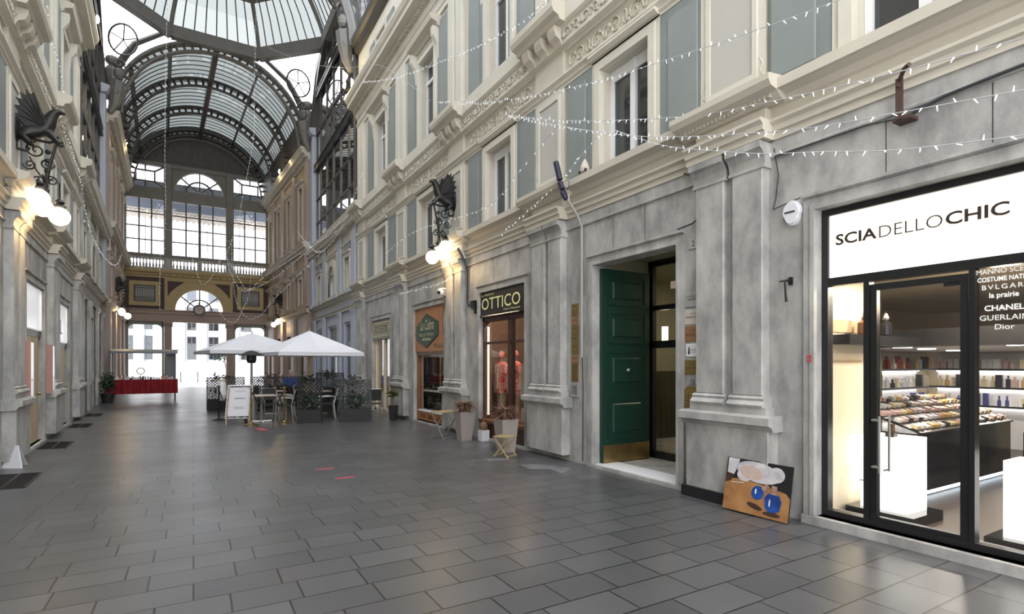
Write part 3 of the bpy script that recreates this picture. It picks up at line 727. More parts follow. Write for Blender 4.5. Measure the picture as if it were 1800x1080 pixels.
    for i in range(15):
        t = 150-i*120/14
        for rad, h in ((3.1, .28), (2.45, .3), (1.95, .22)):
            cx, cz = C+rad*math.cos(R_(t)), 12.9+rad*math.sin(R_(t))
            if cz < 14.72: continue
            mb.tube([(cx+a, -.01, cz+b) for a, b in spiral(0, 0, h, 1.2, random.uniform(0, 6), 1 if i % 2 else -1, 12)], .026, 4)
            mb.ball((cx+.1, 0, cz-.1), .05, 6, 4)
    mb.build('lunette_relief', 'steel2', wr)
    # steel portal frames in the side openings
    for a, b in (bays[0], bays[2]):
        mb = MB(T); O = [(a, .0), (a, 4.3), (b, 4.3), (b, 0)]; mb.box(a, a+.10, -.2, .05, 0, 4.3); mb.box(b-.10, b, -.2, .05, 0, 4.3); mb.box(a, b, -.2, .05, 4.1, 4.3)
        mb.poly([(a+.1, 4.1), (a+.1, 3.85), (a+.17, 4.0), (a+.35, 4.1)], -.2, .05); mb.poly([(b-.1, 4.1), (b-.1, 3.85), (b-.17, 4.0), (b-.35, 4.1)], -.2, .05)
        trim(mb, 'shut')
end_wall()

# clock over the middle opening
ck = tag(root('wall_clock', (.33, 40.85, 5.12)), 'round black-framed clock hanging under the fanlight of the far end wall', 'clock')
mb = MB(TE); mb.ring([(.33+.36*math.cos(t*PI/16), 5.12+.36*math.sin(t*PI/16)) for t in range(32)], [(.33+.26*math.cos(t*PI/16), 5.12+.26*math.sin(t*PI/16)) for t in range(32)], .30, .46)
mb.lathe([(.02, 0), (.06, .08), (.02, .2)], (.33, .38, 5.46), 8); mb.build('clock_case', 'black', ck)
mb = MB(TE); mb.poly([(.33+.27*math.cos(t*PI/16), 5.12+.27*math.sin(t*PI/16)) for t in range(32)], .36, .40); mb.build('dial', 'plate', ck)
MB(TE).bar((.33, .41, 5.12), (.47, .41, 5.2), .01, .025).build('hour_hand', 'black', ck); MB(TE).bar((.33, .41, 5.12), (.25, .41, 5.3), .01, .02).build('minute_hand', 'black', ck)
for t in range(12): MB(TE).bar((.33+.21*math.cos(t*PI/6), .41, 5.12+.21*math.sin(t*PI/6)), (.33+.25*math.cos(t*PI/6), .41, 5.12+.25*math.sin(t*PI/6)), .01, .014).build('hour_mark', 'black', ck)


# ================================================================ ROOFS
def roofs():
    # near vault
    r = root('ceiling', (1.25, 8, 13.4), structure=True)
    cx, cz, RR = 1.25, 13.45, 3.95; y0, y1 = -3.0, 20.3; N = 24
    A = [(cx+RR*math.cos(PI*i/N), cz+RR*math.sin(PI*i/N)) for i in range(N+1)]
    mb = MB(); pts = [A[i] for i in range(N+1)]
    for i in range(N):
        (a, b), (c, d) = A[i], A[i+1]; mb.add([(a, y0, b), (c, y0, d), (c, y1, d), (a, y1, b)], [(0, 1, 2, 3)])
    mb.build('panes', 'near_roof_glass', r)
    mb = MB(); y = y0
    while y <= y1+.01: mb.tube([(a, y, b) for a, b in A], .028, 4); y += .62
    mb.build('glazing_bars', 'steel', r)
    for y in (-3.0, .9, 4.75, 8.65, 12.5, 16.4, 20.3):
        mb = MB(lambda s, n, z, y=y: (s, y-n, z)); w = .14 if y < 20 else .3
        O = [(cx+(RR+.06)*math.cos(PI*i/N), cz+(RR+.06)*math.sin(PI*i/N)) for i in range(N+1)]; I = [(cx+(RR-.24)*math.cos(PI*i/N), cz+(RR-.24)*math.sin(PI*i/N)) for i in range(N+1)]
        mb.ring(O, I, -w/2, w/2, True); mb.build('rib', 'steel2' if y > 20 else 'steel', r)
    for i in (4, 8, 12, 16, 20):
        a, b = A[i]; MB().tube([(a, y0, b), (a, y1, b)], .05, 6).build('purlin', 'steel', r)
    for T, L in ((TR, 1), (TL, 1)):
        mb = MB(T); mb.prof([(-.3, 13.2), (.12, 13.2), (.18, 13.3), (.2, 13.4), (.30, 13.44), (.34, 13.6), (-.3, 13.62)], -3.2, 20.4); trim(mb, 'steel')
    # octagonal dome
    cx, cy, z0 = .95, 24.9, 17.1; R0 = 4.8
    r = root('ceiling', (cx, cy, z0), structure=True)
    def pt(k, t):   # t 0 at ring, 1 at lantern
        a = PI/8+k*PI/4; rad = R0*(1-.80*t**1.15); z = z0+.1+3.9*(1-(1-t)**1.6)
        return Vector((cx+rad*math.cos(a), cy+rad*math.sin(a), z))
    ts = [0, .17, .34, .5, .67, .84, 1]
    mb = MB()
    for k in range(8):
        a = PI/8+k*PI/4; b = a+PI/4
        p, q = Vector((cx+R0*math.cos(a), cy+R0*math.sin(a), z0-.2)), Vector((cx+R0*math.cos(b), cy+R0*math.sin(b), z0-.2))
        mb.bar(p, q, .35, .55)
    mb.build('ring_beam', 'steel2', r)
    for k in range(8): MB().tube([pt(k, t/12) for t in range(13)], .10, 6).build('rib', 'steel2', r)
    for t in (.30, .62): 
        mb = MB()
        for k in range(8):
            mb.bar(pt(k, t), pt(k+1, t), .08, .14); mb.bar(pt(k, t+.05), pt(k+1, t+.05), .05, .06)
        mb.build('purlin', 'steel2', r)
    mb = MB()
    for k in range(8):
        for j in range(1, 8):
            f = j/8
            P = [pt(k, t).lerp(pt(k+1, t), f) for t in ts]
            mb.tube(P, .026, 4)
    mb.build('glazing_bars', 'steel', r)
    mb = MB()
    for k in range(8):
        for a, b in zip(ts, ts[1:]):
            mb.add([tuple(pt(k, a)), tuple(pt(k+1, a)), tuple(pt(k+1, b)), tuple(pt(k, b))], [(0, 1, 2, 3)])
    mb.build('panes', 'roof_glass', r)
    mb = MB(); mb.lathe([(.9, 0), (1.15, .2), (1.15, .9), (.9, 1.3), (.1, 1.9)], (cx, cy, z0+4.0), 8); mb.build('lantern', 'steel2', r)
    # pendentive corner glass and braces
    mb = MB()
    for sx in (-1, 1):
        for yy, sy in ((20.5, 1), (29.3, -1)):
            X = cx+sx*4.4
            P0 = Vector((X, yy, 13.4)); 
            for tgt in (Vector((cx+sx*4.43, cy-sy*1.84, 16.95)), Vector((cx+sx*1.84, yy, 16.95))):
                mid = P0.lerp(tgt, .5)+Vector((0, 0, -.5)) if 0 else P0.lerp(tgt, .45)+Vector((-sx*.05, sy*.05, .9))
                mb.tube([P0, P0.lerp(mid, .5)+Vector((0, 0, .15)), mid, tgt], [.22, .17, .12, .10], 6)
            c = Vector((cx+sx*3.55, yy+sy*.75, 15.6))
            e1 = Vector((sx*.7, -sy*.7, 0)); e2 = Vector((-sx*.45, -sy*.45, .77)).normalized()
            e1 = (Vector((cx+sx*4.43, cy-sy*1.84, 16.95))-Vector((cx+sx*1.84, yy, 16.95))).normalized(); e2 = (c-P0).normalized()
            ring = [c+(e1*math.cos(t*PI/10)+e2*math.sin(t*PI/10))*.62 for t in range(20)]
            mb.tube(ring, .04, 5, closed=True)
            for t in range(0, 20, 4): mb.tube([c, ring[t]], .025, 4)
    mb.build('corner_brace', 'steel', r)
    # far vault
    cx0, cx1, cz, RR = .98, .40, 12.85, 3.86; y0, y1 = 29.6, 41.2
    r = root('ceiling', (.7, 35, cz), structure=True)
    cxy = lambda y: cx0+(cx1-cx0)*(y-y0)/(y1-y0); Ry = lambda y: 4.12-.12*(y-y0)/(y1-y0)
    def P(y, t, d=0): return (cxy(y)+(Ry(y)+d)*math.cos(t), y, cz+(Ry(y)+d)*math.sin(t))
    def arch(y, w, d0, d1, name, m, holes=0):
        mb = MB(); n = 36
        for i in range(n):
            t0, t1 = PI*i/n, PI*(i+1)/n; vs = []
            for yy in (y-w/2, y+w/2):
                for t in (t0, t1):
                    for d in (d0, d1): vs.append(P(yy, t, d))
            mb.add(vs, [(0, 1, 3, 2), (4, 6, 7, 5), (0, 2, 6, 4), (1, 5, 7, 3)])
        if holes:
            pass
        mb.build(name, m, r)
    def lattice(y, w):   # arch made of two flanges and posts, open between
        arch(y, w, -.42, -.35, 'rib', 'steel2' if y < 30 else 'steel'); arch(y, w, -.07, .05, 'rib_flange', 'steel2' if y < 30 else 'steel')
        mb = MB(); n = 36
        for i in range(n+1):
            t = PI*i/n; a = Vector(P(y, t, -.38)); b = Vector(P(y, t, -.05)); mb.bar(a, b, .12, w) if False else mb.tube([a, b], .06, 4)
        mb.build('rib_post', 'steel2' if y < 30 else 'steel', r)
    for y in (29.75, 33.4, 37.1, 40.8): lattice(y, .2 if y > 30 else .28)
    for i, t in enumerate((.18, .345, .5, .655, .82)):
        mb = MB(); w = .24 if i == 2 else .09
        vs = [P(y0, PI*t-w/8, .02), P(y0, PI*t+w/8, .02), P(y0, PI*t+w/8, -.16 if i != 2 else -.26), P(y0, PI*t-w/8, -.16 if i != 2 else -.26)]
        v2 = [P(y1, PI*t-w/8, .02), P(y1, PI*t+w/8, .02), P(y1, PI*t+w/8, -.16 if i != 2 else -.26), P(y1, PI*t-w/8, -.16 if i != 2 else -.26)]
        mb.add(vs+v2, [(0, 1, 2, 3), (4, 7, 6, 5), (0, 4, 5, 1), (1, 5, 6, 2), (2, 6, 7, 3), (3, 7, 4, 0)])
        mb.build('purlin', 'steel', r)
    MB().tube([P(29.7, PI*.5, -.46), P(41, PI*.5, -.46)], .04, 6).build('ridge_pipe', 'rust', r)
    mb = MB(); y = y0+.4
    while y < y1: mb.tube([P(y, PI*i/30, -.03) for i in range(31)], .024, 4); y += .46
    mb.build('glazing_bars', 'steel', r)
    mb = MB(); n = 24
    for i in range(n):
        mb.add([P(y0, PI*i/n), P(y0, PI*(i+1)/n), P(y1, PI*(i+1)/n), P(y1, PI*i/n)], [(0, 1, 2, 3)])
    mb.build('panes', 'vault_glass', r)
    # dark panel linings along the springing
    mb = MB()
    for t0, t1 in ((0, .12), (.88, 1.0)):
        mb.add([P(y0, PI*t0, -.06), P(y0, PI*t1, -.06), P(y1, PI*t1, -.06), P(y1, PI*t0, -.06)], [(0, 1, 2, 3)])
    mb.build('springing_lining', 'steel', r)
    # carved corbels at the four corners of the crossing
    for x, y in ((5.25, 29.25), (-3.25, 29.25), (5.2, 20.55), (-2.95, 20.55)):
        sg = -1 if x > 0 else 1; mb = MB()
        mb.ball((x+sg*.2, y, 14.25), .42, 12, 8, (.8, .7, 1.15)); mb.ball((x+sg*.42, y-.2, 14.3), .2, 10, 6, (1, 1, 1.3)); mb.ball((x+sg*.2, y, 14.9), .3, 10, 6, (1, .8, .8))
        mb.tube([(x+sg*.1, y, 12.6), (x+sg*.25, y, 13.0), (x+sg*.3, y, 13.5), (x+sg*.35, y, 14.0)], [.10, .2, .3, .32], 8)
        for s2 in (-1, 1):
            mb.tube([(x+sg*(.45+a), y+s2*.22, 14.75+b) for a, b in spiral(0, 0, .22, 1.2, 0, 1, 12)], .05, 5)
            mb.tube([(x+sg*(.3+a), y+s2*.24, 13.5+b) for a, b in spiral(0, 0, .18, 1.1, PI, -1, 12)], .045, 5)
        trim(mb, 'steel2', label='carved corbel with a shield')
roofs()

# ================================================================ BEYOND THE END WALL
bd = tag(root('street_building', (0, 62, 0)), 'bright white rendered building with grey window columns across the street', 'building')
TB = lambda s, n, z: (s, 62-n, z)
cols = [(-5.9, -4.9), (-4.05, -3.35), (-.55, .25), (1.3, 2.2), (4.2, 5.2), (6.6, 7.4)]
mb = MB(TB); wall_blocks(mb, -25, 25, 0, 24, -.5, 0, [(a, b, z, z+2.3) for a, b in cols for z in (2.0, 4.9, 7.8)]); mb.build('wall', 'facw', bd)
mb = MB(TB); 
for x in (-3.9, -.6, 1.28, 4.15): mb.box(x-.09, x-.02, 0, .1, 1.8, 22)
mb.build('downpipe', 'facd', bd)
for a, b in cols:
    for z in (2.0, 4.9, 7.8):
        mb = MB(TB); mb.frame(a, b, z, z+2.3, .06, -.25, -.15); mb.box((a+b)/2-.03, (a+b)/2+.03, -.25, -.15, z, z+2.3); mb.box(a, b, -.25, -.15, z+1.5, z+1.6)
        f = mb.build('window', 'facd', bd); MB(TB).box(a+.05, b-.05, -.22, -.20, z+.05, z+2.25).build('pane', 'winpane' if z < 5 else 'facd', f)
for x, y in ((-.98, 56.5), (.33, 55.8), (1.66, 55)):
    mb = MB(); mb.lathe([(.09, 0), (.09, .06), (.06, .09), (.055, .75), (.075, .78), (.06, .86), (.01, .92)], (x, y, 0), 10)
    o = mb.build('street_bollard', 'steel2', smooth=True)
    tag(o, {-.98: 'dark iron street bollard, leftmost of the three past the far opening', .33: 'dark iron street bollard, middle of the three past the far opening', 1.66: 'dark iron street bollard, rightmost of the three past the far opening'}[x], 'bollard', 'bollards on the street beyond the gallery')
cn = tag(root('street_canopy', (0.3, 47, 12)), 'iron and glass street canopy seen high through the end windows', 'canopy')
mb = MB(); mb.box(-9, 9.5, 47, 47.2, 12.9, 13.6); mb.box(-9, 9.5, 46.9, 47.3, 13.55, 13.7); mb.build('beam', 'facd', cn)
mb = MB(); mb.box(-9, 9.5, 47.1, 47.14, 12.3, 12.9)
q = -9
while q < 9.4: mb.poly([(q, 12.3), (q+.17, 12.12), (q+.34, 12.3)], 47.1, 47.14); q += .34
mb.build('fringe', 'plate', cn)
mb = MB(); mb.box(-9, 9.5, 43.5, 47, 13.9, 13.93); mb.build('glass_roof', 'roof_glass', cn)
[MB().box(x, x+.2, 47, 47.2, 0, 12.9).build('post', 'facd', cn) for x in (-8.9, 9.2)]

# ================================================================ PERFUME SHOP
def room(name, x0, x1, y0, y1, z1, wallm, floorm, ceilm=None, z0=.0):
    """a shop room behind the right wall, open to the street side"""
    r = root(name, (x0, y0, z0), structure=True)
    mb = MB(); mb.box(x1, x1+.1, y0-.1, y1+.1, z0, z1+.1); mb.box(x0, x1, y0-.1, y0, z0, z1+.1); mb.box(x0, x1, y1, y1+.1, z0, z1+.1); mb.build('room_walls', wallm, r)
    MB().box(x0-.05, x1, y0, y1, z0-.05, z0+.001+.02).build('room_floor', floorm, r)
    MB().box(x0, x1, y0, y1, z1, z1+.1).build('room_ceiling', ceilm or wallm, r)
    return r
DOWN = (0, -1, 0)
MB().box(13.0, 13.1, -.5, 5.3, 0, 3.2).build('wall_back', 'creamshop', structure=True); MB().box(5.58, 13.0, -.6, -.5, 0, 3.2).build('wall_side', 'creamshop', structure=True); MB().box(6.34, 13, 5.2, 5.3, 0, 3.2).build('wall_side', 'creamshop', structure=True)
MB().box(5.58, 13, -.5, 5.2, -.02, .03).build('floor', 'shopwood', structure=True)
MB().box(5.58, 13, -.5, 5.2, 2.62, 2.72).build('ceiling', 'creamshop', structure=True)
rm = root('trim_perfume_shop', (5.77, 3, 1.8), structure=True)
MB().box(5.58, 6.28, 3.10, 3.16, .03, 2.62).build('wall_partition', 'creamshop', structure=True); MB().box(6.28, 6.34, 3.10, 5.2, .03, 2.62).build('wall_partition', 'creamshop', structure=True)
pl = bpy.data.lights.new('shop_fill_light', 'POINT'); pl.energy = 40; pl.color = (1, .80, .58); pl.shadow_soft_size = .1
lo = bpy.data.objects.new('shop_fill_light', pl); COL.objects.link(lo); lo.location = (6.6, 2.0, 2.3)  # added fill without a fixture, brightens the upper front of the shop
for px_, py_, pz_, pe_ in ((6.5, 2.3, 2.5, 50), (7.9, 2.2, 1.72, 20), (9.2, 3.4, 1.72, 26), (11.2, 3.2, 1.72, 40), (5.95, 2.7, 2.45, 14)):
    pl = bpy.data.lights.new('shop_lamp_light', 'AREA'); pl.shape = 'DISK'; pl.size = .2; pl.energy = pe_; pl.color = (1, .90, .76)
    lo = bpy.data.objects.new('shop_lamp_light', pl); COL.objects.link(lo); lo.location = (px_, py_, pz_)
mb = MB(); mb.frame(5.62, 6.2, 2.02, 2.5, .05, -3.10, -3.085) if 0 else mb.box(5.65, 6.22, 3.085, 3.10, 1.93, 2.06); mb.box(5.65, 6.22, 3.088, 3.10, 1.62, 1.64); mb.build('partition_moulding', 'beigewood', rm)
mb = MB(); mb.box(5.66, 7.2, 2.92, 3.10, 1.80, 1.90); mb.box(7.2, 7.5, -.5, 5.2, 1.80, 2.0); mb.build('black_bulkhead', 'black', rm)
mb = MB(); mb.box(7.5, 13, -.5, 5.2, 1.83, 1.88); mb.build('low_soffit', 'white', rm)
for i, (x, y) in enumerate(((6.0, 2.75), (6.5, 1.6), (5.95, 1.9), (8.3, 2.4), (8.3, 3.6), (9.5, 2.4), (9.5, 3.8), (11, 2.6), (11, 4.0), (12.2, 3.2))):
    z = 2.615 if x < 7.2 else 1.828
    mb = MB(); mb.lathe([(.11, -.012), (.11, 0)], (x, y, z), 16); o = mb.build('ceiling_light', 'ceillamp')
    tag(o, 'round flush light in the high front ceiling of the perfume shop' if x < 7.2 else 'round flush light in the low white soffit at the back of the perfume shop', 'light', 'ceiling lights in the perfume shop front' if x < 7.2 else 'ceiling lights in the perfume shop back')
d = root('door_perfume_shop', TR(2.2, -.12, .09), structure=True)
def fr(mb, a, b, z0, z1, n0=-.17, n1=-.08): mb.box(a, b, n0, n1, z0, z1)
mb = MB(TR); fr(mb, 1.33, 3.07, 3.07, 3.13); fr(mb, 3.01, 3.07, .09, 3.07); fr(mb, 1.33, 1.38, .09, 3.07); fr(mb, 1.38, 3.01, 2.37, 2.45); fr(mb, 1.38, 3.01, .09, .15); fr(mb, 2.63, 2.68, .15, 2.37); fr(mb, 1.84, 1.88, .15, 2.37); mb.build('door_frame', 'black', d)
mb = MB(TR); mb.frame(1.885, 2.625, .13, 2.34, .055, -.15, -.09); lf = mb.build('door_leaf', 'black', d)
MB(TR).box(1.94, 2.57, -.125, -.12, .18, 2.29).build('glass', 'shop_glass', lf)
mb = MB(TR)
for n in (-.03, -.21): mb.tube([(2.52, n, .60), (2.52, n, 1.12)], .011, 8)
mb.tube([(2.58, -.10, 1.08), (2.58, -.03, 1.08), (2.52, -.03, 1.08)], .011, 8); mb.tube([(2.58, -.10, .65), (2.58, -.03, .65), (2.52, -.03, .65)], .011, 8)
mb.tube([(2.52, -.12, 1.10), (2.52, -.21, 1.10)], .01, 6); mb.tube([(2.52, -.12, .62), (2.52, -.21, .62)], .01, 6)
mb.build('handle', 'chrome', lf)
MB(TR).lathe([(.012, -.09), (.012, -.08)], (2.6, 0, 0), 8)
for a, b in ((2.68, 3.01), (1.38, 1.84)): MB(TR).box(a, b, -.125, -.12, .15, 2.37).build('side_glass', 'shop_glass', d)
mb = MB(TR); mb.box(1.95, 2.08, -.20, -.16, 2.26, 2.29); mb.build('door_closer', 'black', d)
for body, s0, wd, z, hh in (('MANNO SCERVINO', 1.835, .44, 2.315, .040), ('COSTUME NATIONAL', 1.83, .40, 2.253, .038), ('BVLGARI', 1.80, .27, 2.19, .038), ('la prairie', 1.755, .18, 2.11, .055), ('CHANEL', 1.785, .24, 2.02, .045), ('GUERLAIN', 1.815, .30, 1.945, .042), ('Dior', 1.72, .12, 1.872, .042)):
    text(body, wd, TR(s0, -.105, z), (0, -1, 0), (0, 0, 1), 'letterw', d, bold=.02 if body in ('CHANEL', 'la prairie', 'COSTUME NATIONAL') else .0, height=hh, spacing=1.3 if body == 'BVLGARI' else 1, depth=.004, name='vinyl_lettering')
sg = tag(root('shop_sign', TR(2.2, -.12, 2.45)), 'large glowing white sign over the perfume shop door with dark SCIADELLOCHIC letters', 'sign')
MB(TR).box(1.38, 3.01, -.16, -.11, 2.45, 3.07).build('light_box', 'signlit', sg)
for body, s0, s1, b in (('SCIA', 2.945, 2.575, .022), ('DELLO', 2.555, 2.065, -.012), ('CHIC', 2.045, 1.63, .022)):
    text(body, s0-s1, TR(s0, -.105, 2.765), (0, -1, 0), (0, 0, 1), 'letter', sg, bold=b, height=.108, depth=.003)

# shelving along the left side wall and the back wall, with its stock
BOT = []
def bottle_mesh(name, kind, m1, w, h):
    mb = MB()
    if kind == 0: mb.cbox(-w/2, w/2, -w/3, w/3, 0, h*.72, .004); mb.lathe([(w*.16, h*.72), (w*.16, h*.78), (w*.22, h*.78), (w*.22, h)], (0, 0, 0), 8)
    elif kind == 1: mb.lathe([(w*.42, 0), (w*.5, h*.1), (w*.45, h*.55), (w*.18, h*.68), (w*.18, h*.74), (w*.25, h*.76), (w*.22, h)], (0, 0, 0), 10)
    else: mb.cbox(-w/2, w/2, -w/2.4, w/2.4, 0, h, .002)
    me = bpy.data.meshes.new(name); me.from_pydata(mb.v, [], mb.f); me.materials.append(m1); return me
PAL = [((.75, .75, .78), 'clear'), ((.62, .42, .16), 'amber'), ((.04, .04, .05), 'black'), ((.70, .50, .48), 'pink'), ((.08, .09, .28), 'dark blue'), ((.80, .70, .45), 'gold'), ((.35, .02, .03), 'red'), ((.80, .80, .80), 'white')]
PM = [mat('stock_'+n.replace(' ', '_'), c, .25) for c, n in PAL]
random.seed(11)
KINDS = []
for i, (c, n) in enumerate(PAL):
    for k in range(3): KINDS.append((bottle_mesh('perfume_bottle' if k < 2 else 'perfume_box', k, PM[i], random.uniform(.06, .10), random.uniform(.15, .24)), k, n))
def stock(x, y, z, rz, where, grp, pal):
    me, k, n = random.choice([q for q in KINDS if q[2] in pal]); o = bpy.data.objects.new('perfume_bottle' if k < 2 else 'perfume_box', me); COL.objects.link(o)
    o.location = (x, y, z); o.rotation_euler = (0, 0, rz)
    tag(o, ('%s perfume bottle ' if k == 0 else '%s rounded perfume bottle ' if k == 1 else '%s perfume carton ') % n+where, 'bottle' if k < 2 else 'box', grp)
for (nm_, ax, c0, a0, a1, lab) in (('side', 0, 5.02, 9.6, 12.5, 'side wall'), ('back', 1, 12.82, 2.4, 5.0, 'back wall')):
    sh = tag(root('display_shelving', (a0, c0, .03) if ax == 0 else (c0, a0, .03)), 'white lit perfume shelving along the '+lab+' of the glowing shop', 'shelving')
    for lv, (z, wd) in enumerate(((1.50, 'top'), (1.16, 'middle'), (.82, 'bottom'))):
        mb = MB(); (mb.box(a0, a1, c0-.2, c0+.15, z-.03, z) if ax == 0 else mb.box(c0-.2, c0+.15, a0, a1, z-.03, z)); mb.build('shelf', 'white', sh)
        mb = MB(); (mb.box(a0, a1, c0-.215, c0-.2, z-.02, z+.012) if ax == 0 else mb.box(c0-.215, c0-.2, a0, a1, z-.02, z+.012)); mb.build('price_rail', 'black', sh)
        mb = MB(); (mb.box(a0, a1, c0+.10, c0+.13, z-.045, z-.031) if ax == 0 else mb.box(c0+.10, c0+.13, a0, a1, z-.045, z-.031)); mb.build('shelf_light', 'ceillamp', sh)
        q = a0+.06; pals = [('clear', 'black', 'red', 'amber', 'white'), ('clear', 'white', 'black', 'gold'), ('clear', 'white', 'dark blue', 'pink', 'gold')]
        pals2 = [('gold', 'white', 'pink', 'clear'), ('gold', 'amber', 'pink', 'black'), ('pink', 'gold', 'white', 'dark blue')]
        while q < a1-.04:
            st = random.uniform(.095, .125); off = random.uniform(-.1, 0)
            p = (q, c0+off) if ax == 0 else (c0+off, q)
            stock(p[0], p[1], z+.001, random.uniform(-.2, .2)+(0 if ax == 0 else PI/2), 'on the %s %s shelf' % (wd, lab), 'stock on the %s %s shelf' % (wd, lab), (pals if ax == 0 else pals2)[lv]); q += st
    mb = MB(); (mb.box(a0, a1, c0+.15, c0+.17, .03, 1.8) if ax == 0 else mb.box(c0+.15, c0+.17, a0, a1, .03, 1.8)); mb.build('back_panel', 'white', sh)
# black make-up counters with tilted tester trays
def counter(x0, x1, y0, y1, lab, grp):
    c = tag(root('display_counter', (x0, y0, .03)), lab, 'counter')
    mb = MB(); mb.cbox(x0, x1, y0+.05, y1, .10, .78, .01); mb.build('cabinet', 'blackgloss', c)
    mb = MB(); mb.box(x0+.08, x1-.08, y0+.12, y1-.08, .03, .10); mb.build('plinth', 'black', c)
    mb = MB(); mb.box(x0+.02, x1, y0+.07, y0+.085, .05, .098); mb.box(x0+.02, x0+.035, y0+.07, y1-.02, .05, .098); mb.build('led_strip', 'ledstrip', c)
    mb = MB(); 
    mb.add([(x0, y0+.02, .80), (x1, y0+.02, .80), (x1, y1, 1.12), (x0, y1, 1.12), (x0, y0+.02, .78), (x1, y0+.02, .78), (x1, y1, 1.08), (x0, y1, 1.08)], [(0, 1, 2, 3), (4, 7, 6, 5), (0, 4, 5, 1), (1, 5, 6, 2), (2, 6, 7, 3), (3, 7, 4, 0)])
    mb.build('sloping_tray', 'black', c)
    for i in range(int((x1-x0)/.13)):
        for j in range(5):
            f = (j+.5)/5; x = x0+.07+i*.13; y = y0+.02+(y1-y0-.02)*f; z = .80+.32*f
            m_ = random.choice([PM[0], PM[1], PM[3], PM[3], PM[5], PM[7], PM[3], PM[5], PM[2]])
            me = bpy.data.meshes.new('cosmetic_tester'); w_ = random.uniform(.03, .05); h_ = random.uniform(.02, .05)
            q = MB().cbox(-w_, w_, -.035, .035, -.004, h_, .004); me.from_pydata(q.v, [], q.f); me.materials.append(m_)
            o = bpy.data.objects.new('cosmetic_tester', me); COL.objects.link(o); o.location = (x, y, z+.012); o.rotation_euler = (math.atan(.32/(y1-y0-.02)), 0, 0)
            tag(o, 'small cosmetic tester on the sloping tray of '+grp, 'cosmetic', 'cosmetic testers on '+grp)
counter(7.25, 10.0, 2.93, 3.85, 'long black make-up counter with a glowing foot, left of the shop interior', 'the left black counter')
counter(8.6, 11.2, 1.7, 2.45, 'second black make-up counter, right of the shop interior', 'the right black counter')
for x, y, w_, lab, top in ((6.17, 2.76, .21, 'white glowing display pedestal behind the left side glass', .86), (6.10, 1.62, .19, 'white glowing display pedestal behind the right side glass', .78)):
    p = tag(root('display_pedestal', (x, y, .03)), lab, 'pedestal')
    MB().cbox(x-w_-.1, x+w_+.1, y-w_-.1, y+w_+.1, .03, .13, .005).build('base', 'blackgloss', p)
    MB().box(x-w_, x+w_, y-w_, y+w_, .13, top).build('light_box', 'pedlit', p)
    b = tag(root('boxed_perfume_set', (x-.08, y, top)), 'small dark perfume box standing on the '+lab, 'box')
    MB().box(x-.12, x-.04, y-.06, y+.02, top, top+.05).build('tray', 'black', b)
    MB().cbox(x-.11, x-.05, y-.04, y+.0, top+.05, top+.13, .003).build('carton', 'leather', b)
lb = tag(root('lacquer_figure', (5.80, 2.83, .66)), 'slim black patterned bottle fixed before the left glowing pedestal', 'bottle')
MB().cbox(5.77, 5.80, 2.80, 2.85, .44, .66, .003).build('body', 'black', lb); MB().box(5.76, 5.805, 2.76, 2.88, .43, .44).build('shelf_plate', 'chrome', lb)
for x, y, m_, lab in ((6.05, 2.98, 'wood', 'tall amber glass factice bottle on the black ledge in the left corner'), (6.5, 2.98, 'blackgloss', 'black factice bottle on the black ledge behind the door glass')):
    b = tag(root('giant_perfume_bottle', (x, y, 1.9)), lab, 'bottle')
    MB().lathe([(.05, 0), (.06, .02), (.06, .13), (.025, .16), (.025, .18)], (x, y, 1.9), 14).build('flask', m_, b, smooth=False)
    MB().lathe([(.03, .18), (.034, .2), (.02, .24), (.005, .26)], (x, y, 1.9), 10).build('stopper', 'chrome', b)

# ================================================================ GREEN PORTAL
hall = root('wall_hall', (5.58, 4.6, 0), structure=True)
hm = mat('hall_olive_plaster', (.30, .28, .19), .7); hm2 = mat('hall_wainscot', (.075, .065, .035), .4, n=(3, .3), col2=(.05, .04, .02), stretch=(3, 3, .5))
mb = MB(); mb.box(9.6, 9.7, 4.5, 8.2, 1.45, 3.5); mb.box(6.7, 9.6, 8.1, 8.2, 1.45, 3.5); mb.box(5.58, 9.6, 4.55, 4.62, 1.45, 3.5); mb.box(5.58, 6.7, 6.62, 6.7, 0, 3.5); mb.build('room_walls', hm, hall)
mb = MB(); mb.box(9.6, 9.7, 4.5, 8.2, 0, 1.45); mb.box(6.7, 9.6, 8.1, 8.2, 0, 1.45); mb.box(5.58, 9.6, 4.55, 4.62, 0, 1.45); mb.build('wainscot', hm2, hall)
MB().box(5.57, 9.6, 4.6, 8.1, -.02, .045).build('room_floor', 'stone', hall)
MB().box(5.57, 9.6, 4.6, 8.1, 3.3, 3.4).build('room_ceiling', hm, hall)
d1 = root('door_1', (5.5, 6.48, .05), structure=True); d1['label'] = 'tall dark green panelled door leaf standing open against the left jamb'
mb = MB(); mb.box(5.45, 6.45, 6.47, 6.53, .055, 3.08); mb.build('door_leaf', 'green', d1)
for z0, z1 in ((.42, 1.08), (1.20, 1.80), (1.92, 2.42), (2.52, 3.0)):
    mb = MB(lambda s, n, z: (s, 6.47-n, z)); mb.frame(5.56, 6.36, z0, z1, .03, 0, .018, True); mb.cbox(5.66, 6.26, 0, .022, z0+.10, z1-.10, .02); mb.build('door_panel', 'green', d1)
MB().box(5.47, 6.44, 6.455, 6.47, .06, .33).build('kick_plate', 'brass', d1)
mb = MB(); mb.ball((5.93, 6.41, 1.50), .032, 10, 8); mb.tube([(5.93, 6.45, 1.5), (5.93, 6.41, 1.5)], .015, 8); mb.build('knob', 'chrome', d1, smooth=True)
mb = MB(); mb.lathe([(.012, 0), (.012, .02)], (5.99, 6.44, 1.50), 8); mb.build('lock', 'chrome', d1)
dg = root('door_2', (6.6, 5.6, .05), structure=True); dg['label'] = 'black framed glass vestibule inside the portal'
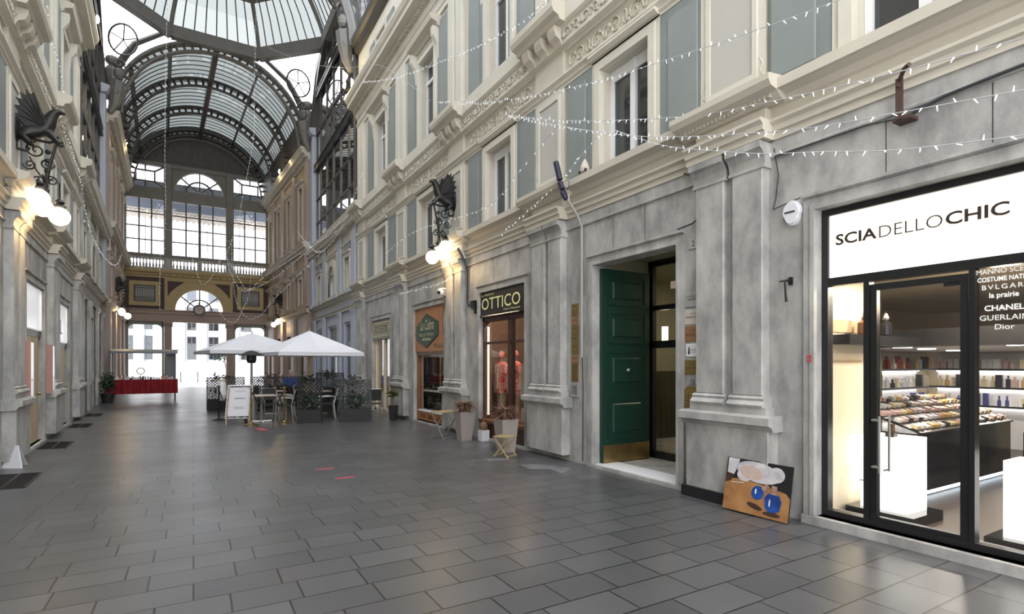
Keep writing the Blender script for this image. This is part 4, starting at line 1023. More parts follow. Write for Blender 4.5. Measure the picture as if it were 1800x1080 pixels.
TV = lambda s, n, z: (6.6-n, s, z)
mb = MB(TV)
for a, b in ((4.62, 4.7), (5.55, 5.63), (6.50, 6.60)): mb.box(a, b, -.04, .04, .05, 3.3)
for a, b in ((.05, .16), (1.86, 1.98), (2.48, 2.56), (3.2, 3.3)): mb.box(4.62, 6.6, -.04, .04, a, b)
mb.build('door_frame', 'black', dg)
for a, b in ((4.7, 5.55), (5.63, 6.5)): 
    MB(TV).box(a, b, -.005, .005, .16, 3.2).build('pane', 'shop_glass', dg)
MB(TV).box(5.75, 5.98, .006, .01, 1.62, 1.85).build('paper_notice', 'paper', dg)
mb = MB(TV); mb.bar((5.0, -1.2, 2.45), (5.9, -1.2, 2.45), .05, .04); mb.bar((5.9, -1.2, 2.45), (6.45, -1.2, 1.9), .05, .05); mb.bar((6.9, -1.2, 1.4), (6.45, -1.2, 1.9), .05, .05); mb.build('stair_rail', 'black', hall)
sc = tag(root('wall_sconce', (7.6, 7.25, 1.9)), 'tall lit sconce glimpsed through the vestibule glass beside the green door', 'lamp')
MB().box(7.6, 7.66, 7.2, 7.3, 1.95, 2.3).build('lamp_shade', mat('lit_sconce', (.9, .85, .7), .4, emit=(1, .88, .6), es=7), sc); MB().box(7.59, 7.67, 7.19, 7.31, 1.90, 1.95).build('bracket', 'iron', sc)
mb = MB(TR); mb.box(4.86, 6.53, -.42, .0, .046, .052); trim(mb, 'white')
pl = bpy.data.lights.new('hall_fill_light', 'AREA'); pl.shape = 'DISK'; pl.size = .4; pl.energy = 22; pl.color = (1, .9, .65)
lo = bpy.data.objects.new('hall_fill_light', pl); COL.objects.link(lo); lo.location = (8.2, 6.2, 3.25)  # added fill light and glowing disc, only to brighten the dark hall
mb = MB(); mb.lathe([(.2, 0), (.2, .03)], (8.2, 6.2, 3.265), 16); tag(mb.build('hall_fill_disc', 'ceillamp'), 'round glowing disc added with the fill light inside the portal hall', 'lamp')

# ================================================================ OPTICIAN / CLOTHES SHOP
def shop_room(y0, y1, depth, m, z1=3.2):
    x0 = 5.575; x1 = x0+depth
    MB().box(x1, x1+.06, y0-.06, y1+.06, 0, z1).build('wall_back', m, structure=True); MB().box(x0, x1, y0-.06, y0, 0, z1).build('wall_side', m, structure=True); MB().box(x0, x1, y1, y1+.06, 0, z1).build('wall_side', m, structure=True)
    MB().box(x0, x1, y0, y1, z1, z1+.05).build('ceiling', m, structure=True); MB().box(x0, x1, y0, y1, -.03, .03).build('floor', 'shopwood', structure=True)
shop_room(8.3, 11.3, 1.6, mat('optician_interior', (.22, .14, .09), .6))
d3 = root('door_3', TR(9.45, -.1, .05), structure=True)
mb = MB(TR); mb.box(8.52, 8.60, -.2, -.05, .05, 2.6); mb.box(10.31, 10.37, -.2, -.05, .05, 2.6); mb.box(9.24, 9.29, -.2, -.05, .42, 2.6); mb.box(8.52, 10.37, -.2, -.05, 2.5, 2.62); mb.box(8.52, 10.37, -.22, .0, .05, .36); mb.box(8.6, 10.29, -.14, -.08, 2.02, 2.07)
mb.build('door_frame', 'dark_wood', d3)
MB(TR).box(10.27, 10.30, -.16, -.12, .5, 2.4).build('light_tube', 'signlit', d3)
MB(TR).box(8.5, 10.39, -.26, .05, .36, .42).build('sill', 'wood', d3)
MB(TR).box(8.6, 10.29, -.115, -.11, .42, 2.5).build('pane', 'shop_glass', d3)
sg = tag(root('shop_sign', TR(9.45, 0, 2.62)), 'black shop sign with large pale yellow OTTICO letters', 'sign')
mb = MB(TR); mb.box(8.53, 10.36, -.12, .01, 2.62, 3.12); mb.box(8.53, 10.36, .0, .03, 2.60, 2.64); mb.build('sign_board', 'black', sg)
text('OTTICO', 1.58, TR(10.29, .012, 2.745), (0, -1, 0), (0, 0, 1), 'lettery', sg, bold=.0, height=.24, depth=.004)
text('IL PRIMO', .55, TR(10.30, .012, 3.035), (0, -1, 0), (0, 0, 1), 'lettery', sg, height=.035, depth=.004)
text('Foto e Momenti', .62, TR(9.34, .012, 2.675), (0, -1, 0), (0, 0, 1), 'lettery', sg, height=.035, depth=.004)
mb = MB(TR); mb.tube([(10.2, .05, 2.60), (8.7, .05, 2.60)], .012, 6); [mb.ball((s, .05, 2.60), .022, 8, 6) for s in (9.9, 9.0)]; mb.build('sign_light_rail', 'chrome', sg)
mb = MB(); mb.box(5.6, 7.1, 8.4, 11.2, .03, .44); trim(mb, 'wood', label='display window platform')
def mannequin(x, y, top, low, lab, z=.44):
    r = tag(root('mannequin', (x, y, z)), lab, 'mannequin', None)
    mb = MB(); mb.lathe([(.10, 0), (.10, .012), (.012, .02), (.012, .6)], (x, y, z), 10); mb.build('stand', 'chrome', r)
    if low: mb = MB(); [mb.lathe([(.05, z+.10), (.07, z+.45), (.09, z+.72)], (x, y+o, 0), 8) for o in (-.07, .07)]; mb.build('trousers', low, r)
    mb = MB()
    P = [(.20, z+.50, .13), (.17, z+.72, .12), (.155, z+.86, .11), (.19, z+1.04, .12), (.205, z+1.14, .11), (.12, z+1.2, .08), (.055, z+1.22, .05)]
    vs = []; fs = []; sgm = 14
    for (a, zz, b) in P:
        for i in range(sgm): t = 2*PI*i/sgm; vs.append((x+b*math.cos(t), y+a*math.sin(t), zz))
    for j in range(len(P)-1):
        for i in range(sgm): k = (i+1) % sgm; fs.append((j*sgm+i, j*sgm+k, (j+1)*sgm+k, (j+1)*sgm+i))
    fs.append(tuple(range(len(vs)-sgm, len(vs)))); mb.add(vs, fs)
    for sg_ in (-1, 1): mb.tube([(x, y+sg_*.19, z+1.14), (x-.02, y+sg_*.25, z+.95), (x-.05, y+sg_*.25, z+.62)], [.055, .05, .042], 8)
    mb.build('jacket', top, r)
    mb = MB(); mb.tube([(x-.12, y+.05, z+1.16), (x-.13, y+.03, z+.85), (x-.14, y+.06, z+.52)], .025, 6); mb.tube([(x-.11, y-.05, z+1.16), (x-.13, y-.04, z+.9), (x-.14, y-.05, z+.6)], .025, 6); mb.build('scarf', 'creamc', r)
    MB().tube([(x, y, z+1.18), (x, y, z+1.30)], .035, 8).build('neck', 'chrome', r); MB().ball((x, y, z+1.36), .075, 10, 8, (1, .85, 1.25)).build('head', 'redc' if top == 'redc' else 'wood', r, smooth=True)
mannequin(6.55, 10.9, 'creamc', 'redc', 'mannequin in a cream jacket at the far left edge of the optician window')
mannequin(6.0, 10.60, 'redc', 'creamc', 'mannequin in a red patterned jacket and cream trousers, left one of the red pair')
mannequin(6.0, 10.0, 'redc', 'creamc', 'mannequin in a red patterned jacket and cream trousers, right one of the red pair')
mannequin(5.95, 9.35, 'creamc', 'redc', 'mannequin in a white blouse and red trousers right of the window post')
for i, (x, y, m_, lab) in enumerate(((5.73, 9.1, 'creamc', 'cream handbag on the optician window platform'), (5.75, 10.05, 'paper', 'small white open book on the optician window platform'), (5.75, 9.75, 'redc', 'small red box on the optician window platform'))):
    b = tag(root('handbag' if i == 0 else 'display_box', (x, y, .44)), lab, 'bag' if i == 0 else 'box')
    if i == 0:
        MB().cbox(x-.06, x+.06, y-.15, y+.15, .44, .70, .02).build('bag_body', m_, b); mb = MB(); mb.tube([(x, y-.09, .69), (x, y-.06, .84), (x, y+.06, .84), (x, y+.09, .69)], .008, 6); mb.build('handle', 'leather', b)
    else: MB().cbox(x-.05, x+.05, y-.09, y+.09, .44, .58, .008).build('carton', m_, b); MB().box(x-.055, x+.055, y-.095, y+.095, .55, .56).build('ribbon', 'creamc', b)
pl = bpy.data.lights.new('shop_window_lamp', 'POINT'); pl.energy = 85; pl.color = (1, .76, .56); pl.shadow_soft_size = .1
lo = bpy.data.objects.new('shop_window_lamp', pl); COL.objects.link(lo); lo.location = (5.85, 9.6, 2.8)
mb = MB(); mb.lathe([(.06, 0), (.06, .08)], (6.1, 9.9, 3.12), 12); tag(mb.build('spotlight', 'ceillamp'), 'small lit ceiling spot inside the optician window', 'light')

# ================================================================ LEATHER SHOP
shop_room(11.6, 15.4, 1.4, 'darkint', 3.1)
d4 = root('door_4', TR(13.3, -.1, .05), structure=True)
mb = MB(TR); mb.box(12.27, 12.35, -.2, -.05, .05, 1.92); mb.box(14.28, 14.37, -.2, -.05, .05, 1.92); mb.box(12.27, 14.37, -.2, -.04, 1.84, 1.93); mb.build('door_frame', 'wood', d4)
mb = MB(TR); mb.cbox(12.36, 14.27, -.3, -.06, .05, .30, .01); b_ = mb.build('window_chest', 'wood', d4)
mb = MB(TR); [mb.frame(a, a+.56, .08, .27, .03, -.06, -.045) for a in (12.42, 13.04, 13.66)]; mb.build('drawer_front', 'orange', b_)
mb = MB(TR); mb.box(12.3, 14.33, -.7, -.05, .30, .34); mb.build('white_top', 'white', d4)
MB(TR).box(12.35, 14.28, -.105, -.10, .34, 1.84).build('pane', 'shop_glass', d4)
sg = tag(root('shop_sign', TR(13.3, 0, 1.93)), 'orange-brown shop board with a dark green hexagon over the leather goods', 'sign')
MB(TR).box(12.28, 14.36, -.08, .0, 1.93, 3.10).build('sign_board', 'orange', sg)
H = [(13.52, 2.93), (12.72, 2.70), (12.62, 2.38), (13.45, 2.05), (14.1, 2.20), (14.2, 2.52)]
H = [(13.5, 2.93), (12.72, 2.68), (12.72, 2.34), (13.5, 2.03), (14.22, 2.26), (14.22, 2.62)]
MB(TR).poly([(a*1.03-13.45*.03, b*1.03-2.48*.03) for a, b in H], -.0, .012).build('panel_border', 'leather', sg); MB(TR).poly(H, .012, .02).build('green_panel', 'dgreen', sg)
text('La Cubra', .95, TR(13.92, .024, 2.50), (0, -1, 0), (0, 0, 1), 'creamgold', sg, bold=.01, height=.28, shear=.35)
text('PELLETTERIA', 1.02, TR(13.98, .024, 2.34), (0, -1, 0), (0, 0, 1), 'creamgold', sg, height=.075)
text('ARTIGIANA', .62, TR(13.78, .024, 2.22), (0, -1, 0), (0, 0, 1), 'lettery', sg, height=.065)
text('TULLI', .62, TR(13.0, .006, 2.02), (0, -1, 0), (0, 0, 1), 'leather', sg, bold=.02, height=.10)
random.seed(5)
for i in range(15):
    y = 12.5+i*.17; x = 5.78+random.uniform(0, .25); L = random.uniform(.7, 1.1)
    b = tag(root('hanging_belt', (x, y, 1.80)), 'leather belt hanging in the leather goods window', 'belt', 'belts hanging in the leather goods window')
    w_ = random.uniform(.015, .03); mb = MB(); mb.box(x-.004, x+.004, y-w_, y+w_, 1.80-L, 1.80); mb.build('strap', random.choice(['leather', 'oak', 'redcloth', 'chrome', 'leather', 'black']), b)
    mb = MB(); mb.frame(y-.03, y+.03, 1.76-L, 1.80-L, .008, -.004-x, .006-x) if 0 else mb.box(x-.008, x+.008, y-.03, y+.03, 1.77-L, 1.80-L); mb.build('buckle', 'chrome', b)
mb = MB(); mb.tube([(5.88, 12.3, 1.81), (5.88, 15.2, 1.81)], .012, 6); tag(mb.build('hanging_rail', 'chrome'), 'chrome rail carrying the belts in the leather goods window', 'rail')
mb = MB(); mb.box(5.62, 6.0, 12.4, 15.2, .83, .85); trim(mb, 'white', label='glass shelf in the leather window')
for i, (y, m_, lab) in enumerate(((14.3, 'blackgloss', 'dark shoulder bag on the white window top, leftmost of three'), (13.7, 'black', 'black bag with a flap on the white window top, middle of three'), (13.05, 'leather', 'brown bag on the white window top, rightmost of three'))):
    b = tag(root('handbag', (5.75, y, .34)), lab, 'bag'); mb = MB(); mb.cbox(5.65, 5.82, y-.2, y+.2, .34, .56-.03*i, .03); mb.build('bag_body', m_, b)
    mb = MB(); mb.tube([(5.74, y-.14, .55-.03*i), (5.74, y-.08, .68), (5.74, y+.08, .68), (5.74, y+.14, .55-.03*i)], .01, 6); mb.build('handle', m_, b)
pl = bpy.data.lights.new('leather_window_lamp', 'POINT'); pl.energy = 30; pl.color = (1, .85, .65); pl.shadow_soft_size = .08
lo = bpy.data.objects.new('leather_window_lamp', pl); COL.objects.link(lo); lo.location = (5.75, 13.4, 2.3)

# ================================================================ FOURTH SHOP (cream window)
shop_room(16.2, 19.2, 1.0, 'creamshop', 3.1)
d5 = root('door_5', TR(17.47, -.1, .03), structure=True)
mb = MB(TR); mb.box(16.5, 16.62, -.2, -.05, .03, 2.42); mb.box(18.3, 18.45, -.2, -.05, .03, 2.42); mb.box(17.35, 17.45, -.2, -.05, .03, 2.42); mb.box(16.5, 18.45, -.2, -.05, .03, .12); mb.build('door_frame', 'creamshop', d5)
MB(TR).box(16.62, 18.3, -.105, -.10, .12, 2.42).build('pane', 'shop_glass', d5)
sg = tag(root('shop_sign', TR(17.47, 0, 2.42)), 'black and dull gold framed shop sign over the cream lit window', 'sign')
MB(TR).box(16.52, 18.43, -.15, .02, 2.42, 3.04).build('sign_board', 'black', sg)
mb = MB(TR); mb.frame(16.6, 18.35, 2.50, 2.98, .05, .02, .04); mb.frame(16.78, 18.17, 2.58, 2.90, .025, .02, .035)
for s_ in (16.7, 18.26): mb.tube([(s_+a, .035, 2.74+b) for a, b in spiral(0, 0, .07, 1.2, 0, 1, 10)], .012, 4)
mb.build('gilt_frame', 'creamgold', sg); text('ARTICOLI', 1.05, TR(18.0, .03, 2.66), (0, -1, 0), (0, 0, 1), 'creamgold', sg, bold=.01, height=.17)
cu = tag(root('curtain', (6.0, 17.9, .1)), 'cream curtain glowing in the left half of the cream shop window', 'curtain')
mb = MB(); pts = [(6.0+.03*math.sin(i*1.3), 17.3+i*.03) for i in range(50)]
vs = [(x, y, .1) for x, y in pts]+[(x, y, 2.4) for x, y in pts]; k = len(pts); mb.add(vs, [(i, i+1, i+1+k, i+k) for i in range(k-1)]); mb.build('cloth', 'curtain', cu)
MB().tube([(6.0, 16.4, 2.42), (6.0, 18.9, 2.42)], .012, 6).build('rod', 'brass', cu)
dc = tag(root('display_column', (5.95, 17.0, .1)), 'dark pillar hung with glass strands in the right half of the cream shop window', 'display')
MB().box(5.9, 6.02, 16.92, 17.1, .05, 2.4).build('pillar', 'leather', dc)
for i in range(26): MB().ball((5.87, 16.95+.06*(i % 3), 2.3-.04*i-.01*(i % 3)), .022, 6, 4).build('glass_bead', 'chrome' if i % 2 else 'signlit', dc)

# ================================================================ LEFT SHOPS
def left_shop(d, zs, signlab):
    a, b, z0, z1 = d; r = root(nm('door'), TL((a+b)/2, -.1, z0), structure=True)
    mb = MB(TL); mb.box(a, a+.08, -.25, -.05, z0, zs); mb.box(b-.3, b, -.25, -.10, z0, zs); mb.box(a, b, -.25, -.02, zs-.12, zs); mb.build('door_frame', 'black', r)
    n = 4; w_ = (b-a-.4)/n
    for i in range(n):
        m2 = MB(TL); m2.cbox(a+.1+i*w_, a+.1+(i+1)*w_-.012, -.12, -.02, z0+.02, zs-.12, .01); m2.build('door_board', 'beigewood', r)
    m2 = MB(TL); m2.ball((b-.4, .01, 1.0), .03, 8, 6); m2.build('knob', 'brass', r)
    sg = tag(root('shop_sign', TL((a+b)/2, -.05, zs)), signlab, 'sign')
    MB(TL).box(a, b, -.2, -.02, zs, z1).build('light_box', mat('pale_lit_acrylic', (.8, .8, .82), .25, emit=(.95, .97, 1), es=.35), sg); mb = MB(TL); mb.frame(a, b, zs, z1, .03, -.05, .0); mb.build('sign_frame', 'chrome', sg)
    return sg
left_shop(doorsL[0], 2.25, 'glossy white blank light box over the nearer beige door on the left side')
s2 = left_shop(doorsL[1], 2.12, 'glossy white light box with a thin mark over the farther beige left door')
mb = MB(TL); mb.box(17.2, 17.25, -.02, -.01, 2.35, 2.7); mb.box(17.2, 17.5, -.02, -.01, 2.35, 2.38); mb.build('mark', 'greyp', s2)
for s_, lab in ((12.33, 'wall showcase with a dusty pink side beside the nearer beige door'), (14.72, 'wall showcase with a dusty pink side between the two beige doors')):
    r = tag(root('wall_showcase', TL(s_+.2, .05, 1.0)), lab, 'showcase')
    MB(TL).box(s_, s_+.03, .02, .14, .98, 2.0).build('pink_side', 'rosepanel', r); MB(TL).box(s_+.03, s_+.42, .02, .12, 1.0, 1.98).build('lit_face', mat('pale_lit_acrylic', (.8, .8, .82)), r)
    MB(TL).box(s_+.03, s_+.42, .122, .128, 1.3, 1.33).build('bar', 'chrome', r)

# ================================================================ PLAQUES, INTERCOMS, WIRING ON THE RIGHT WALL
def plaque(name, s0, s1, z0, z1, m, lab, lines, cat='plaque', mt='letter'):
    r = tag(root(name, TR((s0+s1)/2, 0, z0)), lab, cat); MB(TR).cbox(s0, s1, 0, .014, z0, z1, .003).build('plate', m, r)
    for body, w_, z, h_ in lines: text(body, w_, TR((s0+s1)/2+w_/2, .016, z), (0, -1, 0), (0, 0, 1), mt, r, height=h_, depth=.001)
    return r
plaque('name_plaque', 4.47, 4.74, 2.31, 2.49, 'stone', 'grey marble plaque, topmost right of the portal', [('STUDIO LEGALE', .22, 2.43, .016), ('MAFFETTI', .17, 2.39, .024)])
plaque('name_plaque', 4.47, 4.74, 2.09, 2.28, 'plate', 'pale pink plaque right of the portal, second from the top', [('NOTAIO', .09, 2.22, .012), ('Walter Caruso', .23, 2.17, .03)])
plaque('name_plaque', 4.47, 4.74, 1.88, 2.07, 'copper', 'reddish brown plaque right of the portal', [('AVVOCATO', .14, 2.01, .016), ('PAOLA PERI', .24, 1.95, .03)])
p_ = plaque('name_plaque', 4.49, 4.72, 1.69, 1.85, 'platew', 'white plaque with a small dark figure mark right of the portal', [('Studio medico', .12, 1.77, .016), ('Dentistico', .10, 1.74, .016)])
mb = MB(TR); mb.ball((4.67, .016, 1.80), .012, 8, 6, (1, .2, 1)); mb.poly([(4.66, 1.72), (4.685, 1.72), (4.68, 1.785), (4.665, 1.785)], .014, .017); mb.build('figure_mark', 'black', p_)
plaque('name_plaque', 4.47, 4.74, 1.47, 1.65, 'brassd', 'dull brass plaque right of the portal, just above the scribbled stone', [('AVVOCATO', .13, 1.59, .014), ('LUISA CAROSIO', .23, 1.54, .018)])
gf = MB(TR)
for a in (4.66, 4.62, 4.57): gf.tube([(a, .004, 1.41), (a-.02, .004, 1.36), (a+.01, .004, 1.33)], .004, 4)
tag(gf.build('scribble', 'black'), 'dark scribble on the stone above the brass intercom', 'graffiti')
ic = tag(root('intercom_panel', TR(4.62, 0, .93)), 'brass doorbell panel with rows of buttons right of the portal', 'intercom')
mb = MB(TR); mb.poly([(4.49, .93), (4.74, .93), (4.74, 1.28), (4.69, 1.32), (4.55, 1.32), (4.50, 1.28)], 0, .02); mb.build('plate', 'brassd', ic)
for i in range(4):
    for j in range(6): MB(TR).ball((4.70-i*.052, .022, 1.26-j*.035), .010, 6, 4, (1.4, .5, .8)).build('button', 'brass', ic)
nb = plaque('house_number', 4.52, 4.69, 3.03, 3.16, 'stone', 'small marble house number tablet at the upper right of the portal', [('2', .04, 3.06, .07)], 'number')
zs = [2.58, 2.47, 2.36, 2.22, 2.06, 1.93, 1.74, 1.60, 1.30]; ms = ['brassd', 'brass', 'copper', 'brassd', 'brassd', 'brassd', 'copper', 'brass']
for i in range(8):
    plaque('name_plaque', 6.93, 7.11, zs[i+1]+.01, zs[i], ms[i], '%s plate in the stacked strip left of the portal, number %s from the top' % ({'brassd': 'dull brass', 'brass': 'bright brass', 'copper': 'reddish brass'}[ms[i]], ['one', 'two', 'three', 'four', 'five', 'six', 'seven', 'eight'][i]), [('STUDIO', .11, zs[i]-.055, .018)] if i != 7 else [('AVVOCATI', .12, 1.53, .018), ('Corso', .09, 1.48, .014), ('Rossi', .09, 1.44, .014), ('Parodi', .09, 1.40, .014), ('Bruno', .09, 1.36, .014)])
ic = tag(root('intercom_panel', TR(7.02, 0, 1.07)), 'grey metal intercom below the stacked plates left of the portal', 'intercom')
MB(TR).cbox(6.93, 7.11, 0, .02, 1.06, 1.28, .003).build('plate', 'alu', ic)
for i in range(3):
    for j in range(4): MB(TR).box(7.08-i*.05-.012, 7.08-i*.05+.012, .02, .026, 1.22-j*.035, 1.235-j*.035).build('button', 'black', ic)
# conduit with violet-taped cable bundle
cd = tag(root('cable_conduit', TR(6.8, .05, 0)), 'grey conduit running down left of the portal, violet tape wrapped at its top', 'conduit')
MB(TR).tube([(6.80, .04, 1.7), (6.80, .04, 3.78), (6.80, .13, 3.95), (6.80, .30, 4.15), (6.80, .30, 4.25)], .022, 8).build('pipe', 'pipe', cd)
MB(TR).tube([(6.80, .03, 1.72), (6.79, .02, 1.2), (6.80, .02, .05)], .008, 6).build('lower_cable', 'cabled', cd)
for a, b in (((6.82, .33, 4.18), (6.87, .36, 4.30)), ((6.87, .36, 4.34), (6.92, .38, 4.46)), ((6.92, .38, 4.50), (7.0, .40, 4.80))):
    MB(TR).tube([a, b], .045, 8).build('taped_bundle', 'purple', cd)
MB(TR).tube([(6.80+.10*math.cos(t), .36, 4.38+.08*math.sin(t)) for t in [i*PI/8 for i in range(16)]], .006, 5, closed=True).build('cable_loop', 'cabled', cd)
al = tag(root('alarm_box', TR(3.30, 0, 3.0)), 'rounded white alarm siren box left of the glowing perfume shop sign', 'alarm')
mb = MB(TR); O = [(3.30+.095*math.cos(R_(t))*(1 if math.sin(R_(t)) > -.2 else .85), 3.15+.13*math.sin(R_(t))) for t in range(0, 360, 15)]
mb.poly(O, 0, .06); mb.poly([((a-3.3)*.86+3.3, (b-3.15)*.86+3.15) for a, b in O], .06, .085); mb.build('housing', 'plastic', al)
mb = MB(TR); mb.box(3.25, 3.36, .085, .09, 3.15, 3.165); mb.build('label_strip', 'letter', al)
mb = MB(TR); mb.tube([(3.30+.075*math.cos(R_(t)), .075, 3.13+.085*math.sin(R_(t))) for t in range(-75, 0, 15)], .008, 5); mb.build('indicator', 'black', al)
hk = tag(root('wall_hook', TR(3.34, 0, 2.24)), 'black iron hook on the stone left of the perfume shop', 'hook')
MB(TR).tube([(3.34, .0, 2.46), (3.34, .09, 2.46), (3.34, .11, 2.44), (3.34, .10, 2.36), (3.34, .085, 2.24)], [.014, .012, .012, .012, .016], 6).build('hook_rod', 'iron', hk); MB(TR).box(3.32, 3.36, 0, .02, 2.42, 2.5).build('back_plate', 'iron', hk)
MB(TR).tube([(3.34, .08, 2.46), (3.42, .08, 2.46)], .008, 5).build('cross_pin', 'iron', hk)
br = tag(root('rusty_bracket', TR(2.28, .05, 3.7)), 'rusty iron bracket bolted across the cream moulding above the perfume shop', 'bracket')
MB(TR).box(2.26, 2.31, .12, .15, 3.70, 4.05).build('strap', 'rust', br); MB(TR).tube([(2.285, .14, 4.03), (2.20, .24, 4.07), (2.15, .28, 4.07)], .018, 6).build('arm', 'rust', br)
mb = MB(TR); mb.ball((2.285, .155, 3.98), .016, 6, 4); mb.build('bolt', 'rust', br); mb = MB(TR); mb.box(2.2, 2.34, 0, .14, 3.69, 3.72); mb.build('foot', 'rust', br)
wc = MB(TR); wc.tube([(2.3, .05, 3.73), (2.0, .045, 3.80), (1.6, .045, 3.82), (1.3, .045, 3.83)], .014, 6); wc.tube([(2.26, .05, 3.73), (2.6, .045, 3.79), (3.5, .045, 3.80)], .008, 5)
tag(wc.build('wall_cable', 'cabled'), 'dark cable clipped along the stone moulding above the perfume shop', 'cable')
wc = MB(TR); wc.tube([(4.64, .14, 3.95), (4.52, .1, 3.9), (4.50, .03, 3.6), (4.50, .03, 3.44), (4.52, .03, 3.38), (4.6, .03, 3.34), (4.82, .05, 3.31)], .010, 6)
tag(wc.build('wall_cable', 'cabled'), 'black cable curling down beside the pilaster to the right portal corner', 'cable')
wc = MB(TR); wc.tube([(3.52, .02, 3.9), (3.47, .02, 3.6), (3.50, .02, 3.35), (3.53, .02, 3.25), (3.35, .02, 3.28), (3.12, .05, 3.3)], .006, 5)
tag(wc.build('wall_cable', 'cabled'), 'thin cable running down to the white alarm box', 'cable')
wc = MB(TR); wc.tube([(11.0, .25, 4.2), (10.98, .14, 4.0), (10.97, .03, 3.7), (10.97, .03, 3.0), (10.92, .03, 2.9), (10.6, .04, 2.95)], .02, 6)
tag(wc.build('wall_cable', 'cabled'), 'thick dark cable down the wall between the griffin lamp and the OTTICO sign', 'cable')
cm = tag(root('security_camera', TR(12.05, .15, 3.3)), 'small white dome camera above the orange-brown shop board', 'camera')
MB(TR).box(11.98, 12.12, .0, .22, 3.40, 3.43).build('mount', 'plastic', cm); MB(TR).ball((12.05, .22, 3.33), .09, 12, 8).build('housing', 'plastic', cm, smooth=True); MB(TR).ball((12.0, .29, 3.32), .045, 10, 6).build('lens', 'black', cm, smooth=True)
wc = MB(TR); wc.tube([(12.2, .16, 3.9), (12.05, .1, 3.6), (12.05, .1, 3.45)], .012, 5); wc.tube([(12.05, .14, 3.25), (12.02, .14, 3.0), (12.1, .14, 2.7), (12.08, .14, 2.3)], .012, 5)
tag(wc.build('wall_cable', 'cabled'), 'cable above and below the small white dome camera', 'cable')
se = tag(root('outdoor_speaker', TR(10.6, .02, 2.85)), 'small dark wedge speaker left of the OTTICO sign', 'speaker')
MB(TR).prof([(0, 2.78), (.10, 2.84), (.12, 2.98), (0, 3.0)], 10.53, 10.67).build('housing', 'black', se); MB(TR).box(10.58, 10.62, 0, .04, 2.7, 2.78).build('bracket', 'black', se)
st = MB(TR); st.box(3.10, 3.14, .05, .053, 1.66, 1.69); st.box(3.10, 3.14, .05, .053, 1.62, 1.65); tag(st.build('sticker', 'redtape'), 'small red sticker on the stone jamb left of the perfume shop', 'sticker')
dl = tag(root('window_sill_ornament', TR(6.62, .12, 4.56)), 'small pale pointed figure with dark wheels on the window sill', 'ornament')
MB(TR).lathe([(.07, 0), (.075, .06), (.05, .13), (.01, .20)], (6.62, .12, 4.58), 10).build('body', 'plate', dl); mb = MB(TR); mb.ball((6.55, .16, 4.59), .025, 8, 6); mb.ball((6.70, .16, 4.59), .025, 8, 6); mb.build('wheels', 'black', dl)

# ================================================================ ADVERTISING BOARD LEANING ON THE PEDESTAL
ab = tag(root('advertising_board', (5.12, 3.55, 0)), 'perfume advertising board with two blue bottles leaning against the marble pedestal', 'poster')
A0 = Vector((5.02, 3.93, .02)); A1 = Vector((5.08, 3.21, .01)); up_ = Vector((.13, .02, .545)); xd = (A1-A0); L = xd.length; xd.normalize(); un = up_.normalized(); Hh = up_.length; nn_ = xd.cross(un); tilt = un*0
def AB(s, n, z): return tuple(A0+xd*(s*L)+(un+xd*0)*(z*Hh)+nn_*n)
mb = MB(AB); mb.box(0, 1, -.02, 0, 0, 1); mb.build('board', 'black', ab)
def EL(cx, cz, rx, rz, a0=0, a1=360, n=24, rot=0):
    return [(cx+rx*math.cos(R_(t))*math.cos(rot)-rz*math.sin(R_(t))*math.sin(rot)*.6, cz+rx*math.cos(R_(t))*math.sin(rot)*1.4+rz*math.sin(R_(t))*math.cos(rot)) for t in [a0+(a1-a0)*i/n for i in range(n)]]
def pr(name, m, *polys):
    mb = MB(AB)
    for P, d in polys: mb.poly(P, d-.001, d)
    mb.build(name, m, ab)
pr('table_print', mat('print_tan', (.42, .22, .085), .4, n=(5, .2), col2=(.24, .10, .035)), ([(.0, 0), (1, 0), (1, .42), (.94, .50), (.78, .54), (.55, .58), (.3, .62), (.1, .60), (.0, .50)], .002))
pr('portrait_print', mat('print_pale', (.66, .62, .62), .5, n=(9, .22), col2=(.36, .33, .36)), (EL(.50, .79, .34, .19, rot=-.10), .003), ([(.02, .70), (.02, .99), (.2, .99), (.18, .85), (.13, .68)], .003), (EL(.78, .80, .12, .14), .0035), (EL(.30, .70, .12, .12), .0033))
pr('face_print', mat('print_skin', (.60, .47, .42), .5, n=(7, .25), col2=(.40, .28, .23)), (EL(.40, .76, .18, .13, rot=-.1), .0045))
pr('shadow_print', mat('print_shadow', (.05, .025, .015), .4), (EL(.50, .16, .12, .05, rot=-.2), .003)); pr('shadow_print', mat('print_shadow', (.05, .025, .015), .4), (EL(.76, .08, .13, .04), .003)); pr('hair_print', mat('print_shadow', (.05, .025, .015), .4), ([(.0, .5), (.1, .56), (.12, .68), (.05, .70), (0, .66)], .0028))
pr('blue_bottle_print', mat('print_blue', (.008, .022, .12), .15, n=(14, .2), col2=(.02, .09, .38)), (EL(.53, .42, .095, .13, rot=.3), .006), ([(.66, .18), (.64, .36), (.69, .45), (.85, .44), (.89, .34), (.87, .17), (.80, .12), (.71, .12)], .006))
pr('cap_print', mat('print_rose_gold', (.5, .33, .27), .3, n=(20, .2), col2=(.2, .1, .08)), ([(.58, .5), (.64, .61), (.70, .57), (.64, .46)], .0065), ([(.73, .44), (.73, .60), (.81, .60), (.81, .44)], .0065))
pr('highlight_print', 'platew', (EL(.50, .44, .012, .05), .007), (EL(.72, .28, .010, .07), .007), ([(.10, .52), (.30, .55), (.30, .56), (.10, .53)], .004))

